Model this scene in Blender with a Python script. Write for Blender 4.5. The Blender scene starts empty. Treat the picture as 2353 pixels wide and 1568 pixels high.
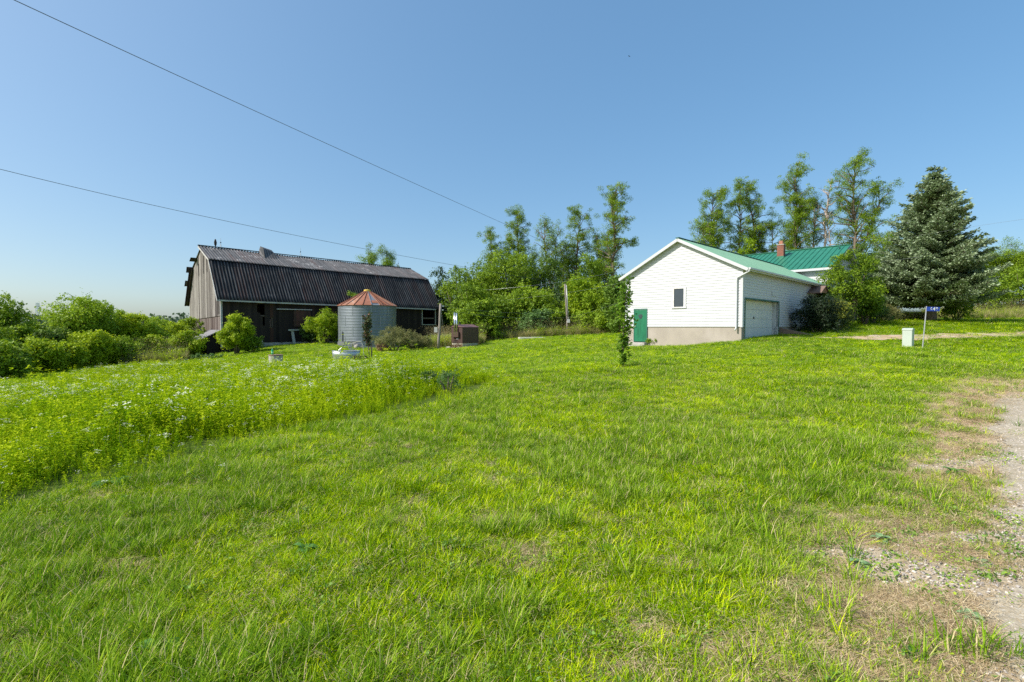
import bpy, bmesh, math, random
import numpy as np
from mathutils import Vector, Matrix, noise as mnoise

R = math.radians
scene = bpy.context.scene
COL = scene.collection

# ------------------------------------------------------------------ camera, light, exposure
EYE = 1.6
F = 1085.0            # focal length in units of a 2353 px wide frame
PITCH = math.atan(33.0 / F)
cam_d = bpy.data.cameras.new('camera')
cam_d.sensor_width = 36.0
cam_d.lens = 36.0 * F / 2353.0
cam_d.clip_start = 0.05
cam_d.clip_end = 6000
cam = bpy.data.objects.new('camera', cam_d)
COL.objects.link(cam)
cam.location = (0, 0, EYE)
cam.rotation_euler = (R(90) - PITCH, 0, 0)
scene.camera = cam

SUN_EL = R(42)
SUN_H = Vector((-0.95, -0.31)).normalized()      # horizontal direction towards the sun
sun_dir = Vector((SUN_H.x * math.cos(SUN_EL), SUN_H.y * math.cos(SUN_EL), math.sin(SUN_EL)))
sd = bpy.data.lights.new('sun', 'SUN')
sd.energy = 4.0
sd.angle = R(0.5)
sd.color = (1.0, 0.955, 0.88)
sun = bpy.data.objects.new('sun', sd)
COL.objects.link(sun)
sun.rotation_euler = (-sun_dir).to_track_quat('-Z', 'Y').to_euler()

world = bpy.data.worlds.new('World')
scene.world = world
world.use_nodes = True
wn = world.node_tree
for n in list(wn.nodes):
    wn.nodes.remove(n)
sky = wn.nodes.new('ShaderNodeTexSky')
sky.sky_type = 'NISHITA'
sky.sun_disc = False
sky.sun_elevation = SUN_EL
sky.sun_rotation = math.atan2(SUN_H.x, SUN_H.y)
sky.altitude = 0
sky.air_density = 0.8
sky.dust_density = 2.3
sky.ozone_density = 2.4
bg = wn.nodes.new('ShaderNodeBackground')
bg.inputs[1].default_value = 0.262
wo = wn.nodes.new('ShaderNodeOutputWorld')
tint = wn.nodes.new('ShaderNodeMix'); tint.data_type = 'RGBA'; tint.blend_type = 'MULTIPLY'; tint.inputs[0].default_value = 1.0
tint.inputs[7].default_value = (.91, 1.025, 1.03, 1)      # white balance of the sky
gam = wn.nodes.new('ShaderNodeGamma'); gam.inputs[1].default_value = .5       # softer falloff from horizon to zenith
hs = wn.nodes.new('ShaderNodeHueSaturation'); hs.inputs['Saturation'].default_value = 1.68
wn.links.new(sky.outputs[0], gam.inputs[0]); wn.links.new(gam.outputs[0], hs.inputs['Color']); wn.links.new(hs.outputs[0], tint.inputs[6]); wn.links.new(tint.outputs[2], bg.inputs[0])
wn.links.new(bg.outputs[0], wo.inputs[0])

vs = scene.view_settings
vs.view_transform = 'Standard'
vs.look = 'None'
vs.exposure = 0.56
vs.gamma = 1.0
vs.use_curve_mapping = False
scene.cycles.use_denoising = False
scene.cycles.max_bounces = 6
scene.cycles.diffuse_bounces = 3
scene.cycles.transmission_bounces = 4
scene.cycles.transparent_max_bounces = 8

# ------------------------------------------------------------------ pixel <-> place
CA, SA = math.cos(PITCH), math.sin(PITCH)
def at(px, py, d):
    u = (px - 1176.5) / F; v = (784 - py) / F
    k = d / (CA + v * SA)
    return Vector((u * k, d, EYE + (-SA + v * CA) * k))
def xat(px, d):
    return (px - 1176.5) / F * d

# terrain control points: x, y, height relative to the eye
CP = [(0,0,-1.6),(4,3,-1.6),(-4,4,-1.68),(0,6,-1.62),(8,6,-1.5),(-8,8,-1.85),(0,12,-1.55),(8,14,-1.35),(3.7,15.5,-1.3),
 (19.3,23,-1.02),(10.4,10,-1.38),(12.8,25.0,-.56),(16.5,29.2,-.5),(14.5,24.5,-.66),(19.5,30.5,-.35),(10.87,26.5,-1.04),(8.8,28.6,-1.2),(7.3,30.2,-1.12),
 (8,22,-1.28),(22.6,27,-.62),(32.5,30,-.44),(21.7,34,-.06),(25.7,37,.2),(35.5,40,.48),(48.8,45,.66),(65,60,2.1),(51,60,1.3),
 (10,45,-.7),(25,55,.4),(6.1,52,-1.0),(1.9,48,-1.1),(-4.5,42,-1.85),(-6.2,40,-1.92),(-.3,13.5,-1.6),(0,30,-1.45),(-4,22,-1.75),
 (-14,44,-1.92),(-14,48,-1.9),(-24.3,45.1,-2.0),(-18.9,44.5,-1.66),(-9.4,59.6,-1.95),(-10.4,30,-2.13),(-13.5,27,-2.12),(-26.4,41,-2.6),(-26,38,-2.75),
 (-28.5,33,-2.7),(-27,25,-2.74),(-16,20,-2.42),(-9,14,-2.05),(-80,60,-3.8),(-60,30,-3.6),(-40,100,-3),(0,90,-1.2),(0,150,-1),(60,120,2.5),(120,60,2.5),
 (100,0,0),(-60,-20,-2.5),(0,-30,-1.5),(60,-30,-1),(-36,52,-2.6),(30,10,-.9),(45,28,-.2)]
CPA = np.array(CP, float)
def _phi(r2): return np.sqrt(r2 + 16.0)
_n = len(CPA)
_A = np.zeros((_n + 3, _n + 3))
_d2 = ((CPA[:, None, :2] - CPA[None, :, :2]) ** 2).sum(-1)
_A[:_n, :_n] = _phi(_d2) + np.eye(_n) * -0.25
_A[:_n, _n] = 1; _A[:_n, _n+1:] = CPA[:, :2]
_A[_n, :_n] = 1; _A[_n+1:, :_n] = CPA[:, :2].T
_W = np.linalg.solve(_A, np.concatenate([CPA[:, 2], [0, 0, 0]]))
def gz_np(x, y):
    x = np.asarray(x, float); y = np.asarray(y, float)
    r = np.hypot(x, y)
    k = np.minimum(1.0, 170.0 / np.maximum(r, 1e-6))
    xc = x * k; yc = y * k
    z = _W[_n] + _W[_n+1] * xc + _W[_n+2] * yc
    for i in range(_n):
        z = z + _W[i] * _phi((xc - CPA[i, 0]) ** 2 + (yc - CPA[i, 1]) ** 2)
    t = np.clip((r - 110) / 120, 0, 1); t = t * t * (3 - 2 * t)
    return EYE + z * (1 - t) + (-3.0) * t
def gz(x, y): return float(gz_np(np.array([x]), np.array([y]))[0])
def gpix(px, py):
    d = 1.0
    while d < 200:
        p = at(px, py, d)
        if p.z < gz(p.x, p.y): break
        d *= 1.03
    lo, hi = d / 1.03, d
    for _ in range(8):
        m = (lo + hi) / 2; p = at(px, py, m)
        if p.z < gz(p.x, p.y): hi = m
        else: lo = m
    return at(px, py, hi)

# value noise for scatter densities
_rs = np.random.RandomState(7)
_lat = _rs.rand(256, 256)
def vnoise(x, y, s, o=0):
    x = np.asarray(x) / s + 37.3 + o * 17.7; y = np.asarray(y) / s + 91.1 + o * 5.3
    xi = np.floor(x).astype(int); yi = np.floor(y).astype(int)
    fx = x - xi; fy = y - yi
    fx = fx * fx * (3 - 2 * fx); fy = fy * fy * (3 - 2 * fy)
    a = _lat[xi % 256, yi % 256]; b = _lat[(xi + 1) % 256, yi % 256]
    c = _lat[xi % 256, (yi + 1) % 256]; d = _lat[(xi + 1) % 256, (yi + 1) % 256]
    return a * (1 - fx) * (1 - fy) + b * fx * (1 - fy) + c * (1 - fx) * fy + d * fx * fy
def fbm(x, y, s, o=0):
    return (vnoise(x, y, s, o) * .5 + vnoise(x, y, s / 2.1, o + 1) * .3 + vnoise(x, y, s / 4.3, o + 2) * .2)
def sstep(a, b, v):
    t = np.clip((v - a) / (b - a), 0, 1); return t * t * (3 - 2 * t)

# ------------------------------------------------------------------ materials
def newmat(name):
    m = bpy.data.materials.new(name); m.use_nodes = True
    nt = m.node_tree
    for n in list(nt.nodes): nt.nodes.remove(n)
    out = nt.nodes.new('ShaderNodeOutputMaterial')
    return m, nt, out
def nd(nt, t, **kw):
    n = nt.nodes.new(t)
    for k, v in kw.items(): setattr(n, k, v)
    return n
def ramp(nt, fac, stops):
    r = nt.nodes.new('ShaderNodeValToRGB')
    el = r.color_ramp.elements
    while len(el) < len(stops): el.new(0.5)
    for e, (p, c) in zip(el, stops):
        e.position = p; e.color = (c[0], c[1], c[2], 1)
    nt.links.new(fac, r.inputs[0])
    return r.outputs[0]
def noise(nt, scale, detail=4, rough=.6, vec=None, stretch=None, coord='Object'):
    n = nt.nodes.new('ShaderNodeTexNoise')
    n.inputs['Scale'].default_value = scale; n.inputs['Detail'].default_value = detail
    n.inputs['Roughness'].default_value = rough
    tc = nt.nodes.new('ShaderNodeTexCoord')
    if stretch:
        mp = nt.nodes.new('ShaderNodeMapping'); mp.inputs['Scale'].default_value = stretch
        nt.links.new(tc.outputs[coord], mp.inputs[0]); nt.links.new(mp.outputs[0], n.inputs['Vector'])
    else:
        nt.links.new(tc.outputs[coord], n.inputs['Vector'])
    return n.outputs['Fac']
def mixc(nt, f, a, b, mode='MIX'):
    m = nt.nodes.new('ShaderNodeMix'); m.data_type = 'RGBA'; m.blend_type = mode
    if isinstance(f, (int, float)): m.inputs[0].default_value = f
    else: nt.links.new(f, m.inputs[0])
    for i, v in ((6, a), (7, b)):
        if isinstance(v, tuple): m.inputs[i].default_value = (v[0], v[1], v[2], 1)
        else: nt.links.new(v, m.inputs[i])
    return m.outputs[2]
def mathn(nt, op, a, b=0.0):
    m = nt.nodes.new('ShaderNodeMath'); m.operation = op
    for i, v in ((0, a), (1, b)):
        if isinstance(v, (int, float)): m.inputs[i].default_value = v
        else: nt.links.new(v, m.inputs[i])
    return m.outputs[0]
def prin(nt, out, col, rough=.7, metal=0.0, spec=.5, bump=None, bstr=.3, bdist=.02):
    p = nt.nodes.new('ShaderNodeBsdfPrincipled')
    if isinstance(col, tuple): p.inputs['Base Color'].default_value = (*col[:3], 1)
    else: nt.links.new(col, p.inputs['Base Color'])
    if isinstance(rough, (int, float)): p.inputs['Roughness'].default_value = rough
    else: nt.links.new(rough, p.inputs['Roughness'])
    p.inputs['Metallic'].default_value = metal
    p.inputs['Specular IOR Level'].default_value = spec
    if bump is not None:
        b = nt.nodes.new('ShaderNodeBump'); b.inputs['Strength'].default_value = bstr
        b.inputs['Distance'].default_value = bdist
        nt.links.new(bump, b.inputs['Height']); nt.links.new(b.outputs[0], p.inputs['Normal'])
    nt.links.new(p.outputs[0], out.inputs[0])
    return p
def M_plain(name, c, var=.18, scale=3.0, rough=.7, metal=0.0, stretch=None, spec=.5, dirt=None, dirt_amt=.5, dscale=1.2, bstr=.15):
    m, nt, out = newmat(name)
    f = noise(nt, scale, 6, .65, stretch=stretch)
    lo = tuple(v * (1 - var) for v in c); hi = tuple(min(1, v * (1 + var)) for v in c)
    col = ramp(nt, f, [(.3, lo), (.7, hi)])
    if dirt:
        f2 = noise(nt, dscale, 5, .7, stretch=stretch)
        k = nt.nodes.new('ShaderNodeMapRange'); k.inputs[1].default_value = .5; k.inputs[2].default_value = .72
        k.inputs[4].default_value = dirt_amt
        nt.links.new(f2, k.inputs[0])
        col = mixc(nt, k.outputs[0], col, dirt)
    f3 = noise(nt, scale * 12, 3, .6, stretch=stretch)
    prin(nt, out, col, rough, metal, spec, f3, bstr, .01)
    return m
def M_leaf(name, dark, light, trans=.28, rough=.6, attr='GEOMETRY', extra=None, aname='tone'):
    m, nt, out = newmat(name)
    a = nt.nodes.new('ShaderNodeAttribute'); a.attribute_name = aname; a.attribute_type = attr
    mid = tuple((x + y) / 2 for x, y in zip(dark, light))
    stops = [(0, dark), (.55, mid), (1, light)] if extra is None else extra
    col = ramp(nt, a.outputs['Fac'], stops)
    p = nt.nodes.new('ShaderNodeBsdfPrincipled')
    nt.links.new(col, p.inputs['Base Color']); p.inputs['Roughness'].default_value = rough
    p.inputs['Specular IOR Level'].default_value = .35
    t = nt.nodes.new('ShaderNodeBsdfTranslucent')
    c2 = mixc(nt, .5, col, (.9, 1.0, .25), 'MULTIPLY')
    g = nt.nodes.new('ShaderNodeGamma'); g.inputs[1].default_value = .8
    nt.links.new(c2, g.inputs[0]); nt.links.new(g.outputs[0], t.inputs[0])
    mx = nt.nodes.new('ShaderNodeMixShader'); mx.inputs[0].default_value = trans
    nt.links.new(p.outputs[0], mx.inputs[1]); nt.links.new(t.outputs[0], mx.inputs[2])
    nt.links.new(mx.outputs[0], out.inputs[0])
    return m
def M_boards(name, stops, streak=(.02, .018, .016), amt=.6):
    """weathered vertical boards: each board its own tone, streaks along the grain"""
    m, nt, out = newmat(name)
    a = nt.nodes.new('ShaderNodeAttribute'); a.attribute_name = 'tone'
    col = ramp(nt, a.outputs['Fac'], stops)
    f = noise(nt, 1.0, 7, .7, stretch=(22, 22, .7))
    k = nt.nodes.new('ShaderNodeMapRange'); k.inputs[1].default_value = .45; k.inputs[2].default_value = .75
    k.inputs[4].default_value = amt
    nt.links.new(f, k.inputs[0])
    col = mixc(nt, k.outputs[0], col, streak)
    f2 = noise(nt, 1.3, 5, .7)
    k2 = nt.nodes.new('ShaderNodeMapRange'); k2.inputs[1].default_value = .5; k2.inputs[2].default_value = .8
    k2.inputs[4].default_value = .5
    nt.links.new(f2, k2.inputs[0])
    col = mixc(nt, k2.outputs[0], col, streak)
    prin(nt, out, col, .85, 0, .2, f, .4, .01)
    return m

# ------------------------------------------------------------------ objects
def tag(o, label=None, cat=None, group=None, kind=None):
    if label: o['label'] = label
    if cat: o['category'] = cat
    if group: o['group'] = group
    if kind: o['kind'] = kind
    return o
def thing(name, label, cat, loc=(0, 0, 0), rz=0.0, group=None):
    o = bpy.data.objects.new(name, None); COL.objects.link(o)
    o.empty_display_size = .2
    o.location = loc; o.rotation_euler = (0, 0, rz)
    return tag(o, label, cat, group)
def link(name, me, mats, parent=None, smooth=False):
    o = bpy.data.objects.new(name, me); COL.objects.link(o)
    if not isinstance(mats, (list, tuple)): mats = [mats]
    for m in mats: me.materials.append(m)
    if parent: o.parent = parent
    if smooth:
        me.polygons.foreach_set('use_smooth', [True] * len(me.polygons))
    return o
class MB:
    def __init__(s, off=(0, 0, 0)):
        s.v = []; s.f = []; s.mi = []; s.tone = []; s.off = off; s.t = .5; s.m = 0
    def face(s, pts):
        i = len(s.v); s.v += [(p[0] + s.off[0], p[1] + s.off[1], p[2] + s.off[2]) for p in pts]
        s.f.append(tuple(range(i, i + len(pts)))); s.mi.append(s.m); s.tone.append(s.t)
    def hull(s, vs, fs):
        i = len(s.v); s.v += [(p[0] + s.off[0], p[1] + s.off[1], p[2] + s.off[2]) for p in vs]
        for f in fs:
            s.f.append(tuple(i + k for k in f)); s.mi.append(s.m); s.tone.append(s.t)
    def box(s, x0, x1, y0, y1, z0, z1, M=None):
        vs = [(x0,y0,z0),(x1,y0,z0),(x1,y1,z0),(x0,y1,z0),(x0,y0,z1),(x1,y0,z1),(x1,y1,z1),(x0,y1,z1)]
        if M is not None: vs = [tuple(M @ Vector(v)) for v in vs]
        s.hull(vs, [(0,3,2,1),(4,5,6,7),(0,1,5,4),(1,2,6,5),(2,3,7,6),(3,0,4,7)])
    def bar(s, a, b, w, h=None, up=(0, 0, 1)):
        a = Vector(a); b = Vector(b); h = h or w
        d = (b - a).normalized(); u = Vector(up)
        if abs(d.dot(u)) > .98: u = Vector((1, 0, 0))
        r = d.cross(u).normalized(); u = r.cross(d).normalized()
        vs = []
        for p in (a, b):
            for i, j in ((-1,-1),(1,-1),(1,1),(-1,1)):
                vs.append(tuple(p + r * (i * w / 2) + u * (j * h / 2)))
        s.hull(vs, [(0,1,2,3),(7,6,5,4),(0,4,5,1),(1,5,6,2),(2,6,7,3),(3,7,4,0)])
    def tube(s, pts, rad, n=8, cap=True):
        pts = [Vector(p) for p in pts]
        if not isinstance(rad, (list, tuple)): rad = [rad] * len(pts)
        i0 = len(s.v); u = None
        for k, p in enumerate(pts):
            d = (pts[min(k + 1, len(pts) - 1)] - pts[max(k - 1, 0)])
            d = d.normalized() if d.length > 1e-9 else Vector((0, 0, 1))
            if u is None:
                u = d.orthogonal().normalized()
            u = (u - d * u.dot(d)); u = u.normalized() if u.length > 1e-6 else d.orthogonal().normalized()
            w = d.cross(u)
            for j in range(n):
                a = 2 * math.pi * j / n
                q = p + (u * math.cos(a) + w * math.sin(a)) * rad[k]
                s.v.append((q.x + s.off[0], q.y + s.off[1], q.z + s.off[2]))
        for k in range(len(pts) - 1):
            for j in range(n):
                a = i0 + k * n + j; b = i0 + k * n + (j + 1) % n
                s.f.append((a, b, b + n, a + n)); s.mi.append(s.m); s.tone.append(s.t)
        if cap:
            s.f.append(tuple(i0 + j for j in reversed(range(n)))); s.mi.append(s.m); s.tone.append(s.t)
            e = i0 + (len(pts) - 1) * n
            s.f.append(tuple(e + j for j in range(n))); s.mi.append(s.m); s.tone.append(s.t)
    def lathe(s, prof, c=(0, 0), n=24, cap=True, a0=0, a1=2 * math.pi):
        i0 = len(s.v); full = abs(a1 - a0 - 2 * math.pi) < 1e-6
        m = n if full else n + 1
        for r, z in prof:
            for j in range(m):
                a = a0 + (a1 - a0) * j / n
                s.v.append((c[0] + r * math.cos(a) + s.off[0], c[1] + r * math.sin(a) + s.off[1], z + s.off[2]))
        for k in range(len(prof) - 1):
            for j in range(n):
                a = i0 + k * m + j; b = i0 + k * m + (j + 1) % m
                s.f.append((a, b, b + m, a + m)); s.mi.append(s.m); s.tone.append(s.t)
        if cap and full:
            s.f.append(tuple(i0 + j for j in reversed(range(m)))); s.mi.append(s.m); s.tone.append(s.t)
            e = i0 + (len(prof) - 1) * m
            s.f.append(tuple(e + j for j in range(m))); s.mi.append(s.m); s.tone.append(s.t)
    def build(s, name, mats, parent=None, smooth=False, bevel=0):
        me = bpy.data.meshes.new(name)
        me.from_pydata(s.v, [], s.f); me.update()
        a = me.attributes.new('tone', 'FLOAT', 'FACE'); a.data.foreach_set('value', s.tone)
        o = link(name, me, mats, parent, smooth)
        me.polygons.foreach_set('material_index', s.mi)
        if bevel:
            b = o.modifiers.new('bevel', 'BEVEL'); b.width = bevel; b.segments = 2; b.limit_method = 'ANGLE'
        return o

def quads_mesh(name, V, tone, mats, parent=None, k=4):
    """V: (N*k,3) vertices, each k a face"""
    n = len(V) // k
    me = bpy.data.meshes.new(name)
    me.vertices.add(len(V)); me.vertices.foreach_set('co', np.ascontiguousarray(V, dtype=np.float32).ravel())
    me.loops.add(n * k); me.loops.foreach_set('vertex_index', np.arange(n * k, dtype=np.int32))
    me.polygons.add(n)
    me.polygons.foreach_set('loop_start', np.arange(0, n * k, k, dtype=np.int32))
    try: me.polygons.foreach_set('loop_total', np.full(n, k, dtype=np.int32))
    except Exception: pass
    a = me.attributes.new('tone', 'FLOAT', 'FACE'); a.data.foreach_set('value', np.asarray(tone, dtype=np.float32))
    me.update(calc_edges=True)
    return link(name, me, mats, parent)
def rot_basis(rng, n, bias, rand=1.0):
    """normals = bias + random; returns normal, axis, side"""
    r = rng.normal(size=(n, 3)); r /= np.linalg.norm(r, axis=1)[:, None]
    N = bias + r * rand
    N /= np.maximum(np.linalg.norm(N, axis=1)[:, None], 1e-6)
    a = rng.normal(size=(n, 3)); a -= N * (a * N).sum(1)[:, None]
    a /= np.maximum(np.linalg.norm(a, axis=1)[:, None], 1e-6)
    return N, a, np.cross(N, a)
def leaf_quads(rng, P, size, bias, aspect=.55, rand=1.0):
    n = len(P)
    N, A, S = rot_basis(rng, n, bias, rand)
    L = (size * .5)[:, None]; W = (size * .5 * aspect)[:, None]
    V = np.empty((n, 4, 3))
    V[:, 0] = P - A * L; V[:, 1] = P + S * W + N * L * .12; V[:, 2] = P + A * L; V[:, 3] = P - S * W + N * L * .12
    return V.reshape(-1, 3)

# ------------------------------------------------------------------ masks on the land
def qline(x, y): return .7071 * (np.asarray(x) - 1.02 * np.asarray(y))
def dry_np(x, y):
    q = qline(x, y)
    n = fbm(x, y, 1.3, 3) - .5; n2 = fbm(x, y, .45, 9) - .5
    near = sstep(16, 9, y)
    d = sstep(-1.35, -.25, q + n * .9 + n2 * .3) * near * sstep(-4, 0.5, y)
    # straw patches that get more common towards the bottom right of the lawn
    p = fbm(x * .8, y * 1.5, .55, 21)
    lim = .70 - .15 * sstep(-2.5, 3, x) * sstep(8, 2, y) + .22 * sstep(5, 14, y)
    d = np.maximum(d, sstep(lim, lim + .16, p + (fbm(x, y, .2, 27) - .5) * .35) * .66)
    # faint worn ground in front of the garage
    w = np.exp(-(((x - 15.5) / 4.2) ** 2 + ((y - 26.0) / 1.3) ** 2)) * (fbm(x, y, .9, 33) + .35)
    d = np.maximum(d, sstep(.45, .9, w) * .75)
    return np.clip(d, 0, 1)
def gravel_np(x, y):
    q = qline(x, y)
    n = fbm(x, y, .9, 41) - .5; n2 = fbm(x, y, .25, 44) - .5
    g = sstep(.0, .12, q + n * .45 + n2 * .18 - .05) * sstep(11, 7.5, y)
    return g
def sand_np(x, y):
    n = fbm(x, y, .7, 41) - .5; n2 = fbm(x, y, .2, 44) - .5; q = qline(x, y)
    g = sstep(-.20, .16, q + n * .5 + n2 * .4 - .05) * sstep(13, 8, y)
    # bare sandy islands left of the driveway
    for cx, cy, rx, ry, a in ((2.75, 2.95, .55, .16, -.3), (3.35, 3.5, .35, .12, .2), (2.35, 3.3, .32, .10, -.2), (5.0, 5.3, .5, .18, .3)):
        dx = x - cx; dy = y - cy; u = dx * math.cos(a) + dy * math.sin(a); v = -dx * math.sin(a) + dy * math.cos(a)
        g = np.maximum(g, sstep(1.5, .7, np.hypot(u / rx, v / ry) + n * 1.2 + n2 * 1.6))
    return g
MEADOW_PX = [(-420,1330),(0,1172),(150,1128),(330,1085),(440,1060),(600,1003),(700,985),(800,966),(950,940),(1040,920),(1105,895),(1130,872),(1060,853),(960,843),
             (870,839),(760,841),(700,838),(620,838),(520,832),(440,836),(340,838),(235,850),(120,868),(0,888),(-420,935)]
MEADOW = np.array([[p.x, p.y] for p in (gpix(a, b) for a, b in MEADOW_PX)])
def inpoly(x, y, poly):
    x = np.asarray(x); y = np.asarray(y); c = np.zeros(x.shape, bool); n = len(poly); j = n - 1
    for i in range(n):
        xi, yi = poly[i]; xj, yj = poly[j]
        c ^= ((yi > y) != (yj > y)) & (x < (xj - xi) * (y - yi) / (yj - yi + 1e-12) + xi)
        j = i
    return c
S_ = Vector((.719, .695)); G_ = Vector((-.695, .719))
HC = (12.26, 25.2); BC = (-26.45, 43.0)
def local(x, y, c):
    dx = np.asarray(x) - c[0]; dy = np.asarray(y) - c[1]
    return dx * S_.x + dy * S_.y, dx * G_.x + dy * G_.y
def blocked(x, y):
    t, w = local(x, y, HC); b = (t > -.02) & (t < 30) & (w > -.02) & (w < 9.2) & ~((w > 7.2) & (t < 17.5))
    t, w = local(x, y, BC); b |= (t > -.02) & (t < 24) & (w > -.02) & (w < 14)
    b |= np.hypot(np.asarray(x) + 14.05, np.asarray(y) - 46) < 2.9
    return b
TRACK = [(15.2,26.0),(18.5,26.6),(22.6,27.0),(27,27.9),(32.5,29.6),(40,32.5),(50,36)]

# ------------------------------------------------------------------ ground
def polar_ground():
    ang = np.concatenate([np.linspace(-62, 62, 520), np.linspace(62, 298, 60)[1:-1]])
    ang = np.radians(ang)
    rad = [0.25]
    while rad[-1] < 4500: rad.append(rad[-1] * (1.0175 if rad[-1] < 90 else 1.08) )
    rad = np.array(rad); na = len(ang); nr = len(rad)
    A, Rr = np.meshgrid(ang, rad)
    X = (Rr * np.sin(A)).ravel(); Y = (Rr * np.cos(A)).ravel(); Z = gz_np(X, Y)
    Z += (fbm(X, Y, 1.1, 50) - .5) * .05 * sstep(120, 40, np.hypot(X, Y)) * sstep(.4, 3, np.hypot(X, Y))
    V = np.stack([X, Y, Z], 1)
    i = np.arange(nr - 1)[:, None] * na + np.arange(na)[None, :]
    j = np.arange(nr - 1)[:, None] * na + (np.arange(na)[None, :] + 1) % na
    Q = np.stack([i, j, j + na, i + na], -1).reshape(-1, 4)
    c = len(V); V = np.vstack([V, [[0, 0, gz(0, 0)]]])
    me = bpy.data.meshes.new('ground')
    tri = [(c, (k + 1) % na, k) for k in range(na)]
    nq = len(Q)
    loops = np.concatenate([Q[:, ::-1].ravel(), np.array(tri)[:, ::-1].ravel()]).astype(np.int32)
    me.vertices.add(len(V)); me.vertices.foreach_set('co', V.astype(np.float32).ravel())
    me.loops.add(len(loops)); me.loops.foreach_set('vertex_index', loops)
    me.polygons.add(nq + na)
    me.polygons.foreach_set('loop_start', np.concatenate([np.arange(nq) * 4, nq * 4 + np.arange(na) * 3]).astype(np.int32))
    me.polygons.foreach_set('use_smooth', np.ones(nq + na, bool))
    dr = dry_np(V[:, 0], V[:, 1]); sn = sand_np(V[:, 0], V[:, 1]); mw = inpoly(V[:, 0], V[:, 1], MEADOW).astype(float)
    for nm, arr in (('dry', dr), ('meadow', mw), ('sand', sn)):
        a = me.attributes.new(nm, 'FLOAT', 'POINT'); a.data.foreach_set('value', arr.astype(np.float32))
    me.update(calc_edges=True)
    return me
m, nt, out = newmat('soil_and_thatch')
ad = nd(nt, 'ShaderNodeAttribute', attribute_name='dry')
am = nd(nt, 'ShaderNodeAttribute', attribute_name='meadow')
n1 = noise(nt, .8, 6, .7); n2 = noise(nt, 9, 6, .75); n3 = noise(nt, 60, 4, .7)
green = ramp(nt, n1, [(.25, (.07, .15, .004)), (.55, (.15, .26, .006)), (.8, (.25, .34, .015))])
thatch = ramp(nt, n2, [(.3, (.05, .08, .008)), (.5, (.14, .20, .02)), (.72, (.32, .32, .09))])
g2 = mixc(nt, .45, green, thatch)
straw = ramp(nt, n3, [(.25, (.34, .235, .15)), (.5, (.60, .455, .315)), (.75, (.80, .65, .49))])
k = mathn(nt, 'ADD', ad.outputs['Fac'], mathn(nt, 'MULTIPLY', mathn(nt, 'SUBTRACT', n2, .5), .7))
kr = nd(nt, 'ShaderNodeMapRange'); kr.inputs[1].default_value = .25; kr.inputs[2].default_value = .7
nt.links.new(k, kr.inputs[0])
c = mixc(nt, kr.outputs[0], g2, straw)
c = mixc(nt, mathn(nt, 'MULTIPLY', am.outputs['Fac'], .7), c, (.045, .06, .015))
asn = nd(nt, 'ShaderNodeAttribute', attribute_name='sand')
ks = nd(nt, 'ShaderNodeMapRange'); ks.inputs[1].default_value = .35; ks.inputs[2].default_value = .75
nt.links.new(mathn(nt, 'ADD', asn.outputs['Fac'], mathn(nt, 'MULTIPLY', mathn(nt, 'SUBTRACT', n3, .5), .9)), ks.inputs[0])
c = mixc(nt, ks.outputs[0], c, ramp(nt, noise(nt, 14, 6, .75), [(.3, (.37, .285, .185)), (.7, (.55, .455, .32))]))
prin(nt, out, c, .95, 0, .15, n3, .6, .02)
MAT_GROUND = m
ground = link('ground', polar_ground(), MAT_GROUND)
tag(ground, 'uneven grassy ground sloping down to the left and up to the right', kind='structure')

def sheet(name, label, fn, x0, x1, y0, y1, step, lift, mat, thr=.5):
    xs = np.arange(x0, x1, step); ys = np.arange(y0, y1, step)
    X, Y = np.meshgrid(xs, ys); Z = gz_np(X.ravel(), Y.ravel()).reshape(X.shape)
    Z = Z + (fbm(X, Y, 1.1, 50) - .5) * .05 * sstep(.4, 3, np.hypot(X, Y)) + lift
    m = fn(X, Y)
    nx = len(xs); keep = (m[:-1, :-1] > thr) & (m[1:, :-1] > thr) & (m[:-1, 1:] > thr) & (m[1:, 1:] > thr)
    jj, ii = np.nonzero(keep)
    a = jj * nx + ii
    Q = np.stack([a, a + 1, a + 1 + nx, a + nx], 1)
    used, inv = np.unique(Q, return_inverse=True)
    V = np.stack([X.ravel(), Y.ravel(), Z.ravel()], 1)[used]
    V[:, :2] += (np.random.RandomState(3).rand(len(V), 2) - .5) * step * .45
    me = bpy.data.meshes.new(name); me.from_pydata(V.tolist(), [], inv.reshape(-1, 4).tolist()); me.update()
    o = link(name, me, mat, smooth=True)
    return tag(o, label, kind='structure')
m, nt, out = newmat('gravel')
v = nd(nt, 'ShaderNodeTexVoronoi'); v.inputs['Scale'].default_value = 75
tc = nd(nt, 'ShaderNodeTexCoord'); nt.links.new(tc.outputs['Object'], v.inputs['Vector'])
sp = nd(nt, 'ShaderNodeSeparateColor'); nt.links.new(v.outputs['Color'], sp.inputs[0])
stone = ramp(nt, sp.outputs[0], [(0, (.19, .165, .13)), (.5, (.33, .295, .245)), (.85, (.45, .415, .36)), (1, (.66, .63, .6))])
sand = ramp(nt, noise(nt, 4, 7, .75), [(.3, (.36, .285, .18)), (.7, (.52, .435, .30))])
c = mixc(nt, .34, sand, stone)
prin(nt, out, c, .95, 0, .2, v.outputs['Distance'], .5, .008)
MAT_GRAVEL = m
sheet('gravel_driveway', 'grey gravel driveway edge with sandy bare patches', gravel_np, .6, 11.5, .8, 11.5, .03, .008, MAT_GRAVEL)
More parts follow.
